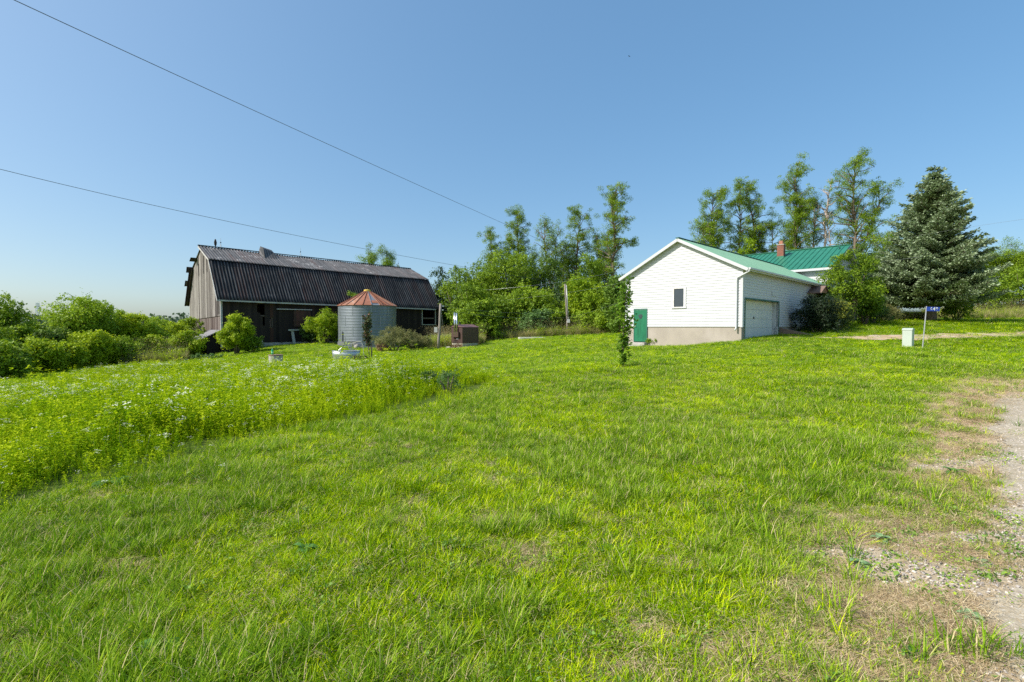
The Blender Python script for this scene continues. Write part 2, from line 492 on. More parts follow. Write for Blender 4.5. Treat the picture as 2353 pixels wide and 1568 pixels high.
def track_np(x, y):
    best = np.full(np.shape(x), 1e9)
    for (ax, ay), (bx, by) in zip(TRACK[:-1], TRACK[1:]):
        dx, dy = bx - ax, by - ay; L2 = dx * dx + dy * dy
        t = np.clip(((x - ax) * dx + (y - ay) * dy) / L2, 0, 1)
        best = np.minimum(best, np.hypot(x - ax - t * dx, y - ay - t * dy))
    wid = .18 + .95 * sstep(15, 24, x) + (fbm(x, y, 1.4, 61) - .5) * 1.1 + (fbm(x, y, .4, 64) - .5) * .5
    return sstep(wid + .12, wid - .12, best)
MAT_TRACK = M_plain('sandy_track', (.50, .36, .23), .22, 2.2, .95, dirt=(.58, .52, .46), dirt_amt=.8, spec=.1)
sheet('dirt_track', 'narrow sandy track crossing the lawn behind the house number sign', track_np, 14, 52, 24, 40, .12, .03, MAT_TRACK)

# ------------------------------------------------------------------ shared materials
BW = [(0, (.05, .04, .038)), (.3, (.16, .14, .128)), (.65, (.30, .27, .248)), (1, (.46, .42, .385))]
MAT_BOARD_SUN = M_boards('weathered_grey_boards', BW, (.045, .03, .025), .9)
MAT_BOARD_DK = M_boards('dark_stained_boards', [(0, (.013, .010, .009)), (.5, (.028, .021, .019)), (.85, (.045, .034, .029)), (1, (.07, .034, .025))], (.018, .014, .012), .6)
MAT_BOARD_END = M_boards('reddish_grey_boards', [(0, (.06, .04, .035)), (.5, (.16, .125, .112)), (1, (.30, .255, .23))], (.06, .035, .03), .8)
MAT_DARKWOOD = M_plain('old_beam_wood', (.13, .10, .08), .3, 3, .9, stretch=(6, 6, .8))
MAT_TRIM_OLD = M_plain('old_pale_trim', (.42, .42, .39), .2, 4, .8, dirt=(.16, .14, .12), dirt_amt=.5)
MAT_CORNER = M_plain('grey_corner_board', (.50, .48, .46), .25, 3, .8, dirt=(.2, .15, .13), dirt_amt=.5)
MAT_CONC = M_plain('old_concrete', (.42, .39, .36), .2, 3, .9, dirt=(.2, .18, .15), dirt_amt=.5)
MAT_FOUND = M_plain('painted_foundation', (.39, .335, .285), .10, 1.2, .9, dirt=(.48, .42, .38), dirt_amt=.5, dscale=.9, spec=.2)
MAT_WHITE = M_plain('white_vinyl', (.58, .575, .585), .03, 2, .45, dirt=(.50, .49, .475), dirt_amt=.5, bstr=.04)
MAT_WHITETRIM = M_plain('white_trim', (.56, .56, .57), .04, 2, .5, bstr=.05)
MAT_GALV = M_plain('galvanised_steel', (.50, .52, .54), .12, 1.6, .42, metal=.75, dirt=(.36, .37, .38), dirt_amt=.5, dscale=.8)
MAT_DULLMETAL = M_plain('dull_metal', (.45, .45, .44), .15, 5, .5, metal=.6)
MAT_POLE = M_plain('weathered_pole', (.26, .22, .19), .3, 4, .9, stretch=(12, 12, .6), dirt=(.1, .08, .07), dirt_amt=.5)
MAT_BARK = M_plain('furrowed_bark', (.20, .15, .115), .35, 4, .95, stretch=(5, 5, 1.2), dirt=(.07, .05, .04), dirt_amt=.6, bstr=.6)
MAT_DEADWOOD = M_plain('bleached_dead_wood', (.42, .34, .29), .25, 3, .9, stretch=(5, 5, 1))
MAT_BLACK = M_plain('black_plastic', (.02, .02, .02), .2, 5, .5)
MAT_GLASS = M_plain('dark_window_glass', (.035, .05, .07), .2, .8, .08, spec=.8, bstr=.0)

def crest_highlight(nt, c, col, amt):
    """pale highlights painted into the colour along the crests of the corrugation, in broken streaks"""
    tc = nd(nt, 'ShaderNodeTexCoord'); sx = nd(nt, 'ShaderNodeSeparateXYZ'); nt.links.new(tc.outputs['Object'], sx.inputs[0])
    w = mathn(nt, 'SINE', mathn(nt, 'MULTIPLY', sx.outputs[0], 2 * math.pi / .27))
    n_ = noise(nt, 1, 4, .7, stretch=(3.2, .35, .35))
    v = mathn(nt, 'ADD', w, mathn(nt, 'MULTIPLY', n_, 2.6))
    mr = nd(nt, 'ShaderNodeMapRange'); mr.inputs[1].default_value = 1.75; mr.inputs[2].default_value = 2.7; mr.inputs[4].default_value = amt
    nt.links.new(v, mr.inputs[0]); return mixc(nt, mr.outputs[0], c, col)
# barn roof sheets: dark paint, rust-brown strips, pale worn flecks, highlights painted along the crests
m, nt, out = newmat('old_corrugated_roof')
n1 = noise(nt, 1, 5, .7, stretch=(1.1, .12, .12)); n2 = noise(nt, 1, 6, .75, stretch=(9, .5, .5)); n3 = noise(nt, .5, 6, .8)
c = ramp(nt, n1, [(.3, (.012, .014, .018)), (.5, (.020, .020, .022)), (.62, (.042, .022, .020)), (.75, (.015, .016, .020))])
kf = nd(nt, 'ShaderNodeMapRange'); kf.inputs[1].default_value = .54; kf.inputs[2].default_value = .74; kf.inputs[4].default_value = .7
nt.links.new(n2, kf.inputs[0]); c = mixc(nt, kf.outputs[0], c, (.12, .115, .12)); c = crest_highlight(nt, c, (.18, .18, .18), .75)
kf = nd(nt, 'ShaderNodeMapRange'); kf.inputs[1].default_value = .60; kf.inputs[2].default_value = .74; kf.inputs[4].default_value = .35
nt.links.new(n3, kf.inputs[0]); c = mixc(nt, kf.outputs[0], c, (.30, .29, .28))
prin(nt, out, c, .75, .0, .12)
MAT_BROOF = m
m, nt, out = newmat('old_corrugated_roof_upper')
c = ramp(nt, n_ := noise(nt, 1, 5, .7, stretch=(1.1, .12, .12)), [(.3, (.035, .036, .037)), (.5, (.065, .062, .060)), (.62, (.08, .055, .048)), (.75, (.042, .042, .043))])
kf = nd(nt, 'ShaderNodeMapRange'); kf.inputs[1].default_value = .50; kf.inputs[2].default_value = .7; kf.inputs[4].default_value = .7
nt.links.new(noise(nt, 1, 6, .75, stretch=(9, .5, .5)), kf.inputs[0]); c = mixc(nt, kf.outputs[0], c, (.19, .18, .18)); c = crest_highlight(nt, c, (.27, .26, .26), .9)
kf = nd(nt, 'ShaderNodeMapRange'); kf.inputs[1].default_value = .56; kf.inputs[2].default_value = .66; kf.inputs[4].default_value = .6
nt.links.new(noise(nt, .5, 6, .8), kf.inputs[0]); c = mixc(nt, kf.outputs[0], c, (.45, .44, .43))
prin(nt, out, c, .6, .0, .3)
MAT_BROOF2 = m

def boards(mb, axis, a0, a1, zb, zt, plane, rng, wmin=.18, wmax=.30, gap=.01, out_dir=-1, openings=(), thick=.022, pbig=.06, big=.06, jag=0.0, skip=0.0):
    """vertical boards along axis ('x' or 'y') between a0..a1; zb, zt are functions of position; openings = (a0,a1,z0,z1)"""
    a = a0
    while a < a1 - .02:
        w = min(rng.uniform(wmin, wmax), a1 - a); b = a + w
        mb.t = min(1, max(0, rng.gauss(.5, .24)))
        g = gap * rng.random()
        if rng.random() < pbig: g = big * rng.random()
        if rng.random() >= skip:
            segs = [(None, None)]
            mid = (a + b) / 2; cuts = [(o[2], o[3]) for o in openings if o[0] <= mid <= o[1]]
            z0a, z0b = zb(a), zb(b); z1a, z1b = zt(a), zt(b)
            z0 = z0a + rng.random() * jag; runs = []; cur = z0
            for (c0, c1) in sorted(cuts):
                if c0 > cur + .03: runs.append((cur, c0, None))
                cur = max(cur, c1)
            if cur < min(z1a, z1b) - .03: runs.append((cur, z1a, z1b))
            off = rng.random() * .012
            for (q0, q1, q2) in runs:
                q2 = q1 if q2 is None else q2
                p = plane + out_dir * off; p2 = p - out_dir * thick
                pts = []
                for pp in (p, p2):
                    for (aa, zz) in ((a, q0), (b - g, q0), (b - g, q2), (a, q1)):
                        pts.append((aa, pp, zz) if axis == 'x' else (pp, aa, zz))
                mb.hull(pts, [(0,1,2,3),(7,6,5,4),(0,4,5,1),(1,5,6,2),(2,6,7,3),(3,7,4,0)])
        a = b

# ------------------------------------------------------------------ barn
rng = random.Random(4)
bz = gz(*BC)
barn = thing('barn', 'long old gambrel-roofed barn with grey plank end and dark corrugated roof', 'barn', (BC[0], BC[1], bz), math.atan2(S_.y, S_.x))
OFF = (0, 0, EYE - bz)
BL, BWD, TILT = 23.8, 13.8, -.010
def tz(x): return TILT * x
def zroof(w):
    """underside height of the gambrel at cross position w"""
    w = abs(w - BWD / 2)
    w = BWD / 2 - w
    if w < 2.6: return 2.55 + (6.25 - 2.55) / 2.6 * w
    return 6.25 + (8.02 - 6.25) / (BWD / 2 - 2.6) * (w - 2.6)
# front wall (long side, in shade)
GB = lambda x: -2.0 if x < 3 else -1.95
mb = MB(OFF)
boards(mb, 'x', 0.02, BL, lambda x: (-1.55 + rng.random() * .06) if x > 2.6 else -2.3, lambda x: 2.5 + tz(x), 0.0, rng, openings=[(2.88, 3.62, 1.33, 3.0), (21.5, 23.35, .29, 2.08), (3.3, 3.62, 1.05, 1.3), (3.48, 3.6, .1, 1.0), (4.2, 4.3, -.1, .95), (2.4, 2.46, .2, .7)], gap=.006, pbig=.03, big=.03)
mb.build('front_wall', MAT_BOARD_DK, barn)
# sun-side gable: upper tier overhangs the lower tier a little
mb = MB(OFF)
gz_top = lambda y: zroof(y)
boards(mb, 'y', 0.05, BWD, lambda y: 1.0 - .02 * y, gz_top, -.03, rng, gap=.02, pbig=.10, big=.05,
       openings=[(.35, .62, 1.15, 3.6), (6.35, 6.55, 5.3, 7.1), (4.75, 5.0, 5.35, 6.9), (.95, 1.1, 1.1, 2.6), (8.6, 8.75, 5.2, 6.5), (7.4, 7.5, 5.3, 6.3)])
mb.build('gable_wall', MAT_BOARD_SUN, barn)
mb = MB(OFF)
boards(mb, 'y', 0.05, BWD, lambda y: -2.6, lambda y: 1.04 - .02 * y, .03, rng, gap=.02, pbig=.08, big=.05, openings=[(5.6, 6.6, -2.6, -.5)])
mb.build('lower_gable_wall', MAT_BOARD_END, barn)
# far walls with more daylight between the boards
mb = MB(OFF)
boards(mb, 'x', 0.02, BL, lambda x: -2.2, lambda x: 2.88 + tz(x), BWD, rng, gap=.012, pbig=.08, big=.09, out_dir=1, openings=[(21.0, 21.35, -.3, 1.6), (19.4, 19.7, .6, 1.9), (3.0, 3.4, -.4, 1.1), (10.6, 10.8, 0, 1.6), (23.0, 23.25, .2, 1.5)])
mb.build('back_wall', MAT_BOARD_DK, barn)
mb = MB(OFF)
boards(mb, 'y', 0.05, BWD, lambda y: -2.2, lambda y: zroof(y) + tz(BL), BL, rng, gap=.008, pbig=.06, big=.06, out_dir=1)
mb.build('far_gable_wall', MAT_BOARD_DK, barn)
# posts and girts inside
mb = MB(OFF)
for x in (.25, 4.4, 8.8, 13.2, 17.6, 20.1, 23.5):
    for y in (.22, 4.6, 9.2, BWD - .22):
        mb.box(x - .1, x + .1, y - .1, y + .1, -2.2, min(zroof(y) - .1, 5.8) + tz(x))
for y in (.12, BWD - .12):
    mb.box(.1, BL - .1, y - .07, y + .07, .95, 1.12); mb.box(.1, BL - .1, y - .07, y + .07, 2.2, 2.34)
for y in (4.6, 9.2): mb.box(.1, BL - .1, y - .1, y + .1, 3.2, 3.42)
mb.build('timber_frame', MAT_DARKWOOD, barn)
# roof: four corrugated slopes
def corr_slope(name, mat, p0, p1, x0, x1, period=.27, amp=.034, rag=0.0, sag=0.0):
    nx = int((x1 - x0) / period * 6); ns = 8
    (y0, z0), (y1, z1) = p0, p1
    L = math.hypot(y1 - y0, z1 - z0); ny, nz = -(z1 - z0) / L, (y1 - y0) / L
    if nz < 0: ny, nz = -ny, -nz
    rr = random.Random(11)
    V = []; Fc = []
    for j in range(ns + 1):
        t = j / ns
        for i in range(nx + 1):
            x = x0 + (x1 - x0) * i / nx
            h = amp * (math.sin(2 * math.pi * x / period)) + (.012 if j % 4 == 0 else 0)
            s_ = sag * math.sin(math.pi * (x - x0) / (x1 - x0)) + .03 * math.sin(x * 1.7) * t
            V.append((x, y0 + (y1 - y0) * t + ny * h, z0 + (z1 - z0) * t + nz * h + tz(x) - s_ + OFF[2]))
    n1 = nx + 1
    for j in range(ns):
        for i in range(nx):
            a = j * n1 + i; Fc.append((a, a + 1, a + 1 + n1, a + n1))
    me = bpy.data.meshes.new(name); me.from_pydata(V, [], Fc); me.update()
    o = link(name, me, mat, barn, smooth=True)
    md = o.modifiers.new('thickness', 'SOLIDIFY'); md.thickness = .012; md.offset = 0
    return o
YM = BWD / 2
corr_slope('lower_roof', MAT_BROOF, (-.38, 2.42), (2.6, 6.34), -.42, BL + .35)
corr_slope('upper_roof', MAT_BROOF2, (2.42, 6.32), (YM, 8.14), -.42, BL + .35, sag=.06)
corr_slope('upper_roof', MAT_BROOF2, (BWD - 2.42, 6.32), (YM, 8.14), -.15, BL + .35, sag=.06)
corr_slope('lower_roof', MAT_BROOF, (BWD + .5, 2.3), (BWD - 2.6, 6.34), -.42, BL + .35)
mb = MB(OFF)
for i in range(12):
    xa = -.42 + i * 2.05; xb = xa + 2.04
    mb.bar((xa, YM, 8.19 + tz(xa)), (xb, YM, 8.19 + tz(xb)), .34, .05)
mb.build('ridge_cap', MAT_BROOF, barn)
# rake boards and eave trim
mb = MB(OFF)
mb.bar((-.40, -.36, 2.38), (-.40, 2.6, 6.24), .04, .16, (0, -1, 1)); mb.bar((-.40, 2.5, 6.24), (-.40, YM, 8.04), .04, .14, (0, -1, 1))
mb.build('rake_board', MAT_CORNER, barn)
mb = MB(OFF)
for xa, xb in ((-.42, 11.9), (11.92, 23.2)):
    mb.bar((xa, -.42, 2.36 + tz(xa)), (xb, -.42, 2.36 + tz(xb)), .10, .13)
mb.build('eave_trim', MAT_TRIM_OLD, barn)
mb = MB(OFF)
mb.box(-.06, .09, -.06, -.03, -1.9, 2.45); mb.box(-.07, -.04, -.03, .10, -1.9, 2.45)
mb.build('corner_board', MAT_CORNER, barn)
# broken ragged sheets on the far rake
for (y, z, w_, a_) in ((BWD - 2.3, 6.1, .7, 1.0), (BWD - 1.3, 4.7, .8, .8), (BWD - 4.3, 7.0, .8, .42)):
    M = Matrix.Translation((-.35, y, z)) @ Matrix.Rotation(-a_, 4, 'X')
    mb = MB(OFF); mb.box(-.3, .3, -w_ / 2, w_ / 2, -.008, .008, M); mb.build('loose_roof_sheet', MAT_BROOF, barn)
# hay hood on the ridge
mb = MB(OFF)
X0, Y0, Z0 = 5.2, YM - .1, 7.9
mb.hull([(X0, Y0 - 2.0, Z0 - .75), (X0 + 1.5, Y0 - 2.0, Z0 - .75), (X0 + 1.5, Y0 + .2, Z0 + .25), (X0, Y0 + .2, Z0 + .25), (X0 + .15, Y0 - .9, Z0 + .55), (X0 + 1.2, Y0 - .9, Z0 + .15), (X0 + 1.3, Y0 + .1, Z0 + .55), (X0 + .15, Y0 + .1, Z0 + .85)],
        [(0,1,5,4),(1,2,6,5),(2,3,7,6),(3,0,4,7),(4,5,6,7)])
mb.build('ridge_hatch', MAT_BROOF2, barn)
for x in (1.6, 9.6, 22.3):
    mb = MB(OFF); mb.tube([(x, YM, 8.15 + tz(x)), (x, YM, 9.15 + tz(x))], .012, 6)
    for a in (0, 2.1, 4.2): mb.tube([(x + .14 * math.cos(a), YM + .14 * math.sin(a), 8.18 + tz(x)), (x, YM, 8.55 + tz(x))], .01, 5)
    rod = mb.build('lightning_rod', MAT_DULLMETAL, barn)
    mb = MB(OFF); mb.lathe([(.001, 8.62 + tz(x)), (.05, 8.65 + tz(x)), (.065, 8.7 + tz(x)), (.05, 8.75 + tz(x)), (.001, 8.78 + tz(x))], (x, YM), 10)
    g = mb.build('glass_ball', MAT_GLASS, rod, True)
# sliding doors and their rail
mb = MB(OFF)
boards(mb, 'x', 6.3, 8.0, lambda x: 0.0, lambda x: 1.62, -.10, rng, .2, .28, .004)
mb.box(6.25, 8.05, -.16, -.12, .5, .62)
mb.build('sliding_door', M_boards('faded_red_boards', [(0, (.05, .03, .025)), (.5, (.09, .05, .04)), (1, (.19, .06, .04))], (.02, .015, .012), .5), barn)
mb = MB(OFF); mb.box(4.7, 8.1, -.2, -.06, 1.68, 1.76)
mb.build('door_rail', MAT_DULLMETAL, barn)
mb = MB(OFF); mb.box(21.4, 23.45, -.08, -.03, .2, .29); mb.box(21.4, 21.5, -.07, -.03, .29, 2.1); mb.box(23.35, 23.45, -.07, -.03, .29, 2.1)
mb.build('window_frame', MAT_TRIM_OLD, barn)
mb = MB(OFF); mb.box(2.6, 2.6 + 20.8, .02, .3, -2.5, -1.53); mb.box(2.4, 3.35, -.35, .02, -2.6, -1.25)
mb.build('foundation', MAT_CONC, barn)
# props leaning on the front: grey board lying on a white post
mb = MB(OFF); mb.bar((6.25, -.4, -1.9), (6.12, -.2, -.42), .26, .05, (0, -1, 0))
mb.build('prop_post', MAT_TRIM_OLD, barn)
mb = MB(OFF); mb.bar((5.7, -.3, -.34), (6.8, -.3, -.32), .05, .15)
mb.build('prop_crossboard', MAT_DULLMETAL, barn)
# lean-to against the gable
mb = MB(OFF)
P = [(-.05, .15, -.3), (-.05, 4.4, -.3), (-2.75, 4.4, -1.7), (-2.75, .15, -1.7)]
mb.hull(P + [(p[0], p[1], p[2] - .07) for p in P], [(0,1,2,3),(7,6,5,4),(0,4,5,1),(1,5,6,2),(2,6,7,3),(3,7,4,0)])
mb.build('leanto_roof', M_plain('grey_felt_roof', (.20, .19, .20), .15, 2, .7, dirt=(.32, .30, .30), dirt_amt=.6), barn)
mb = MB(OFF)
boards(mb, 'x', -1.1, -.1, lambda x: -3.4, lambda x: -.4 + x * .52, .4, rng, gap=.01)
mb.build('leanto_wall', MAT_BOARD_DK, barn); mb = MB(OFF)
boards(mb, 'x', -2.6, -.1, lambda x: -3.4, lambda x: -.4 + x * .52, 4.2, rng, gap=.01)
mb.build('leanto_wall', MAT_BOARD_DK, barn)
mb = MB(OFF); mb.box(-2.82, -2.76, .15, 4.4, -1.86, -1.68); mb.box(-2.7, -2.56, .3, .45, -3.6, -1.72); mb.box(-2.7, -2.56, 4.15, 4.3, -3.6, -1.72)
mb.build('leanto_post', MAT_CORNER, barn)

# ------------------------------------------------------------------ grain bin
bx, by = -14.05, 46.0; zb = EYE - 1.96
gb = thing('grain_bin', 'round corrugated galvanised grain bin with rusty cone roof in front of the barn', 'grain bin', (bx, by, zb))
O2 = (0, 0, EYE - zb)
prof = []; z = -1.9; RB = 2.70
NZ = int(3.92 / .14 * 6)
for i in range(NZ + 1):
    z = -1.9 + 3.92 * i / NZ
    prof.append((RB + .010 * math.sin(2 * math.pi * (z + 1.9) / .14), z))
mb = MB(O2); mb.lathe(prof, n=96, cap=False)
MAT_BINW = M_plain('galvanised_bin_wall', (.20, .225, .25), .16, .8, .46, metal=.4, dirt=(.13, .155, .18), dirt_amt=.5, dscale=.5, stretch=(1, 1, .5), bstr=.05)
mb.build('wall', MAT_BINW, gb, True)
for k in range(10):
    a = k * 2 * math.pi / 10 + .1; 
    for q in range(4):
        aa = a + (q % 2) * .31; zz = -1.9 + q * .98
        mb = MB(O2); mb.box(-.014, .014, -.005, .005, zz, zz + .95, Matrix.Rotation(aa, 4, 'Z') @ Matrix.Translation((0, RB + .022, 0))); mb.build('wall_seam', MAT_GALV, gb)
RUST = M_plain('rusty_roof_sheet', (.30, .115, .065), .25, 1.5, .75, metal=.1, dirt=(.26, .17, .13), dirt_amt=.6, dscale=1.8)
RUST2 = M_plain('orange_rust_sheet', (.36, .16, .09), .25, 2.5, .75, metal=.1, dirt=(.40, .33, .29), dirt_amt=.8, dscale=2.6)
PALE = M_plain('pale_zinc_sheet', (.30, .30, .31), .1, 3, .4, metal=.5)
NSEG = 22; RE = 2.80; ZE, ZT = 2.0, 3.42
a_view = math.atan2(-by, -bx)              # the side that faces the house
for k in range(NSEG):
    mb = MB(O2)
    a0 = k * 2 * math.pi / NSEG; a1 = a0 + 2 * math.pi / NSEG
    p = lambda r, a, z: (r * math.cos(a), r * math.sin(a), z)
    lift = .02
    mb.hull([p(RE, a0, ZE), p(RE, a1, ZE), p(.25, a1, ZT), p(.25, a0, ZT), p(RE, a0, ZE - .03), p(RE, a1, ZE - .03), p(.25, a1, ZT - .03), p(.25, a0, ZT - .03)],
            [(0,1,2,3),(7,6,5,4),(0,4,5,1),(2,6,7,3)])
    mb.bar(p(RE, a0, ZE + .03), p(.25, a0, ZT + .03), .05, .07)
    rel = ((a0 + a1) / 2 - a_view + math.pi) % (2 * math.pi) - math.pi
    mt = RUST if k % 3 else RUST2
    if 0.0 < rel < .56: mt = PALE if rel < .3 else RUST2
    mb.build('roof_panel', mt, gb)
    if 0 <= rel < .3:
        ac = (a0 + a1) / 2
        mb = MB(O2)
        r1, r2 = 2.5, 2.05
        q = lambda r, da: (r * math.cos(ac + da), r * math.sin(ac + da), ZE + (RE - r) / (RE - .25) * (ZT - ZE) + .04)
        mb.hull([q(r1, -.11), q(r1, .11), q(r2, .11), q(r2, -.11)], [(0,1,2,3)])
        mb.build('roof_hatch', RUST, gb)
    if .28 <= rel < .58:
        ac = (a0 + a1) / 2; mb = MB(O2)
        q = lambda r, s: (r * math.cos(ac) - s * math.sin(ac), r * math.sin(ac) + s * math.cos(ac), ZE + (RE - r) / (RE - .25) * (ZT - ZE) + .07)
        for s_ in (-.16, .16): mb.bar(q(2.7, s_), q(.45, s_ * .6), .035, .035)
        r_ = 2.6
        while r_ > .5: mb.bar(q(r_, -.16), q(r_, .16), .03, .03); r_ -= .2
        mb.build('roof_ladder', RUST, gb)
mb = MB(O2); mb.lathe([(.34, ZT - .02), (.34, ZT + .1), (.30, ZT + .16), (.02, ZT + .2)], n=20)
mb.build('roof_cap', M_plain('yellow_cap', (.62, .42, .05), .15, 4, .6), gb)
mb = MB(O2)
pa = Vector(at(798 , 790, 43.9)) - Vector((bx, by, EYE))
av = math.atan2(-by, -bx) - .95
ppx = (RB + .06) * math.cos(av); ppy = (RB + .06) * math.sin(av)
mb.tube([(ppx, ppy, -1.7), (ppx, ppy, -.45)], .035, 8)
mb.build('drain_pipe', MAT_BLACK, gb)
mb = MB(O2); mb.lathe([(3.0, -2.3), (3.0, -1.93), (.1, -1.92)], n=40)
mb.build('concrete_base', MAT_CONC, gb)

# ------------------------------------------------------------------ house
hz = EYE - 1.3
house = thing('house', 'white sided farmhouse with green metal roof, attached garage and green side door', 'house', (HC[0], HC[1], hz), math.atan2(S_.y, S_.x))
O3 = (0, 0, EYE - hz)
def siding(mb, fixed, a0, a1, z0, ztop, nrm, openings=(), lap=.15, proj=.021):
    """lap siding. fixed=('x'|'y', value): plane; a runs along the other axis; ztop(a) gives the top; nrm=+-1 outward"""
    ax, pl = fixed
    z = z0; top = max(ztop(a0 + (a1 - a0) * i / 60) for i in range(61))
    def P(a, o, zz): return (a, pl + nrm * o, zz) if ax == 'y' else (pl + nrm * o, a, zz)
    N = 140
    while z < top:
        zt = z + lap; zm = z + lap * .5
        # interval of a where the wall reaches this course
        av = [a0 + (a1 - a0) * i / N for i in range(N + 1)]
        ok = [a for a in av if ztop(a) >= zm]
        if ok:
            ints = [(ok[0], ok[-1])]
            for (b0, b1, c0, c1) in openings:
                if c0 < zm < c1:
                    nw = []
                    for (p, q) in ints:
                        if b1 <= p or b0 >= q: nw.append((p, q)); continue
                        if b0 > p: nw.append((p, b0))
                        if b1 < q: nw.append((b1, q))
                    ints = nw
            for (p, q) in ints:
                mb.face([P(p, proj, z), P(q, proj, z), P(q, .001, zt), P(p, .001, zt)])
                mb.face([P(p, 0, z), P(q, 0, z), P(q, proj, z), P(p, proj, z)])
        z = zt
W = 7.13; EV = 3.12; PK = 4.98
gab = lambda y: EV + (PK - EV) * (1 - abs(y - W / 2) / (W / 2))
# openings
DOOR = (5.59, 6.54, -.93, 1.12); WIN = (3.135, 3.95, 1.11, 2.33); GAR = (.37, 5.88, -.6, 1.5); ENT = (12.6, 16.1, .05, 2.3)
mb = MB(O3)
siding(mb, ('x', 0), 0, W, 0, gab, -1, [DOOR, WIN])
mb.build('gable_siding', MAT_WHITE, house)
mb = MB(O3)
siding(mb, ('y', 0), 0, 17.7, 0, lambda a: EV + .02, -1, [GAR, ENT])
mb.build('side_siding', MAT_WHITE, house)
mb = MB(O3)       # solid wall cores behind the siding (with the openings cut)
def core(y0, y1, z0, z1): mb.box(.0, .10, y0, y1, z0, z1)
core(.0, WIN[0], -.02, EV); core(WIN[0], WIN[1], -.02, WIN[2]); core(WIN[0], WIN[1], WIN[3], EV); core(WIN[1], DOOR[0], -.02, EV); core(DOOR[0], DOOR[1], DOOR[3], EV); core(DOOR[1], W, -.02, EV)
mb.hull([(0.0, 0, EV), (0.0, W, EV), (0.0, W / 2, PK), (.1, 0, EV), (.1, W, EV), (.1, W / 2, PK)], [(0,2,1),(3,4,5),(0,3,5,2),(1,2,5,4)])
def core2(x0, x1, z0, z1): mb.box(x0, x1, .0, .10, z0, z1)
core2(.1, GAR[0], -.02, EV); core2(GAR[0], GAR[1], GAR[3], EV); core2(GAR[1], ENT[0], -.02, EV); core2(ENT[0], ENT[1], ENT[3], EV); core2(ENT[1], 17.7, -.02, EV)
mb.box(.1, 17.7, W - .1, W, -.02, EV)
mb.build('wall', MAT_WHITETRIM, house)
mb = MB(O3)
mb.box(.03, .28, .03, DOOR[0], -2.2, -.004); mb.box(.03, .28, DOOR[0], DOOR[1], -2.2, -.96); mb.box(.03, .28, DOOR[1], W - .03, -2.2, -.004)
mb.box(.28, GAR[0], .03, .25, -2.2, -.004); mb.box(GAR[1], 17.7, .03, .25, -2.0, -.004); mb.box(.28, 17.7, W - .28, W - .03, -2.2, -.004)
mb.build('foundation', MAT_FOUND, house)
mb = MB(O3)
for (x0, x1, y0, y1) in ((-.042, .07, -.042, -.028), (-.042, -.028, -.028, .08), (-.042, -.028, W - .07, W + .02), (17.62, 17.72, -.042, -.028)):
    mb = MB(O3); mb.box(x0, x1, y0, y1, -.03, EV + .02); mb.build('corner_trim', MAT_WHITETRIM, house)
# wing roof
m, nt, out = newmat('faded_green_metal')
tcn = noise(nt, 1, 5, .6, stretch=(1.5, .25, 1)); n2 = noise(nt, .7, 4, .6)
c = ramp(nt, n2, [(.3, (.11, .27, .185)), (.55, (.14, .315, .22)), (.8, (.085, .245, .155))])
c = mixc(nt, .25, c, ramp(nt, tcn, [(.35, (.15, .26, .20)), (.65, (.27, .39, .32))]))
prin(nt, out, c, .5, 0, .5)
MAT_GR_PALE = m
MAT_GR = M_plain('green_metal_roof', (.025, .175, .105), .12, 1.5, .45, dirt=(.045, .22, .145), dirt_amt=.4)
MAT_GRT = M_plain('dark_green_trim', (.03, .13, .10), .1, 3, .5)
OH, OG = .36, .26
sl = (PK - EV) / (W / 2)
def slab(mb, x0, x1, ya, za, yb, zb_, th=.03):
    mb.hull([(x0, ya, za), (x1, ya, za), (x1, yb, zb_), (x0, yb, zb_), (x0, ya, za - th), (x1, ya, za - th), (x1, yb, zb_ - th), (x0, yb, zb_ - th)],
            [(0,1,2,3),(7,6,5,4),(0,4,5,1),(1,5,6,2),(2,6,7,3),(3,7,4,0)])
mb = MB(O3)
zt_ = .17
slab(mb, -OG, 21.0, -OH, EV - sl * OH + zt_, W / 2, PK + zt_)
slab(mb, -OG, 21.0, W + OH, EV - sl * OH + zt_, W / 2 + .002, PK + zt_)
x = -OG + .1
while x < 20.9:
    for (ya, yb) in ((-OH, W / 2), (W + OH, W / 2)):
        mb.bar((x, ya, EV - sl * OH + zt_ + .008), (x, yb, PK + zt_ + .008), .02, .02)
    x += .3
mb.build('wing_roof', MAT_GR_PALE, house)
mb = MB(O3)
x = -OG
mb.bar((x - .01, W / 2, PK + zt_ + .02), (20.9, W / 2, PK + zt_ + .02), .22, .03)
mb.build('ridge_cap', MAT_GRT, house)
mb = MB(O3)
for sgn, ya in ((1, -OH), (-1, W + OH)):
    a = Vector((-OG - .012, ya, EV - sl * OH + zt_ - .11)); b = Vector((-OG - .012, W / 2, PK + zt_ - .11))
    mb.bar(a, b, .024, .16, (0, 0, 1))
mb.bar((-OG, -OH - .012, EV - sl * OH + zt_ - .10), (17.75, -OH - .012, EV - sl * OH + zt_ - .10), .024, .14)
mb.bar((-OG, W + OH + .012, EV - sl * OH + zt_ - .10), (17.7, W + OH + .012, EV - sl * OH + zt_ - .10), .024, .14)
mb.build('fascia', MAT_WHITETRIM, house)
mb = MB(O3)
slab(mb, -OG, 0, -OH, EV - sl * OH + .02, W / 2, PK + .02, .012); slab(mb, -OG, 0, W + OH, EV - sl * OH + .02, W / 2, PK + .02, .012)
mb.box(.0, 17.7, -OH, -.02, EV - .055, EV - .04)
mb.build('soffit', MAT_WHITETRIM, house)
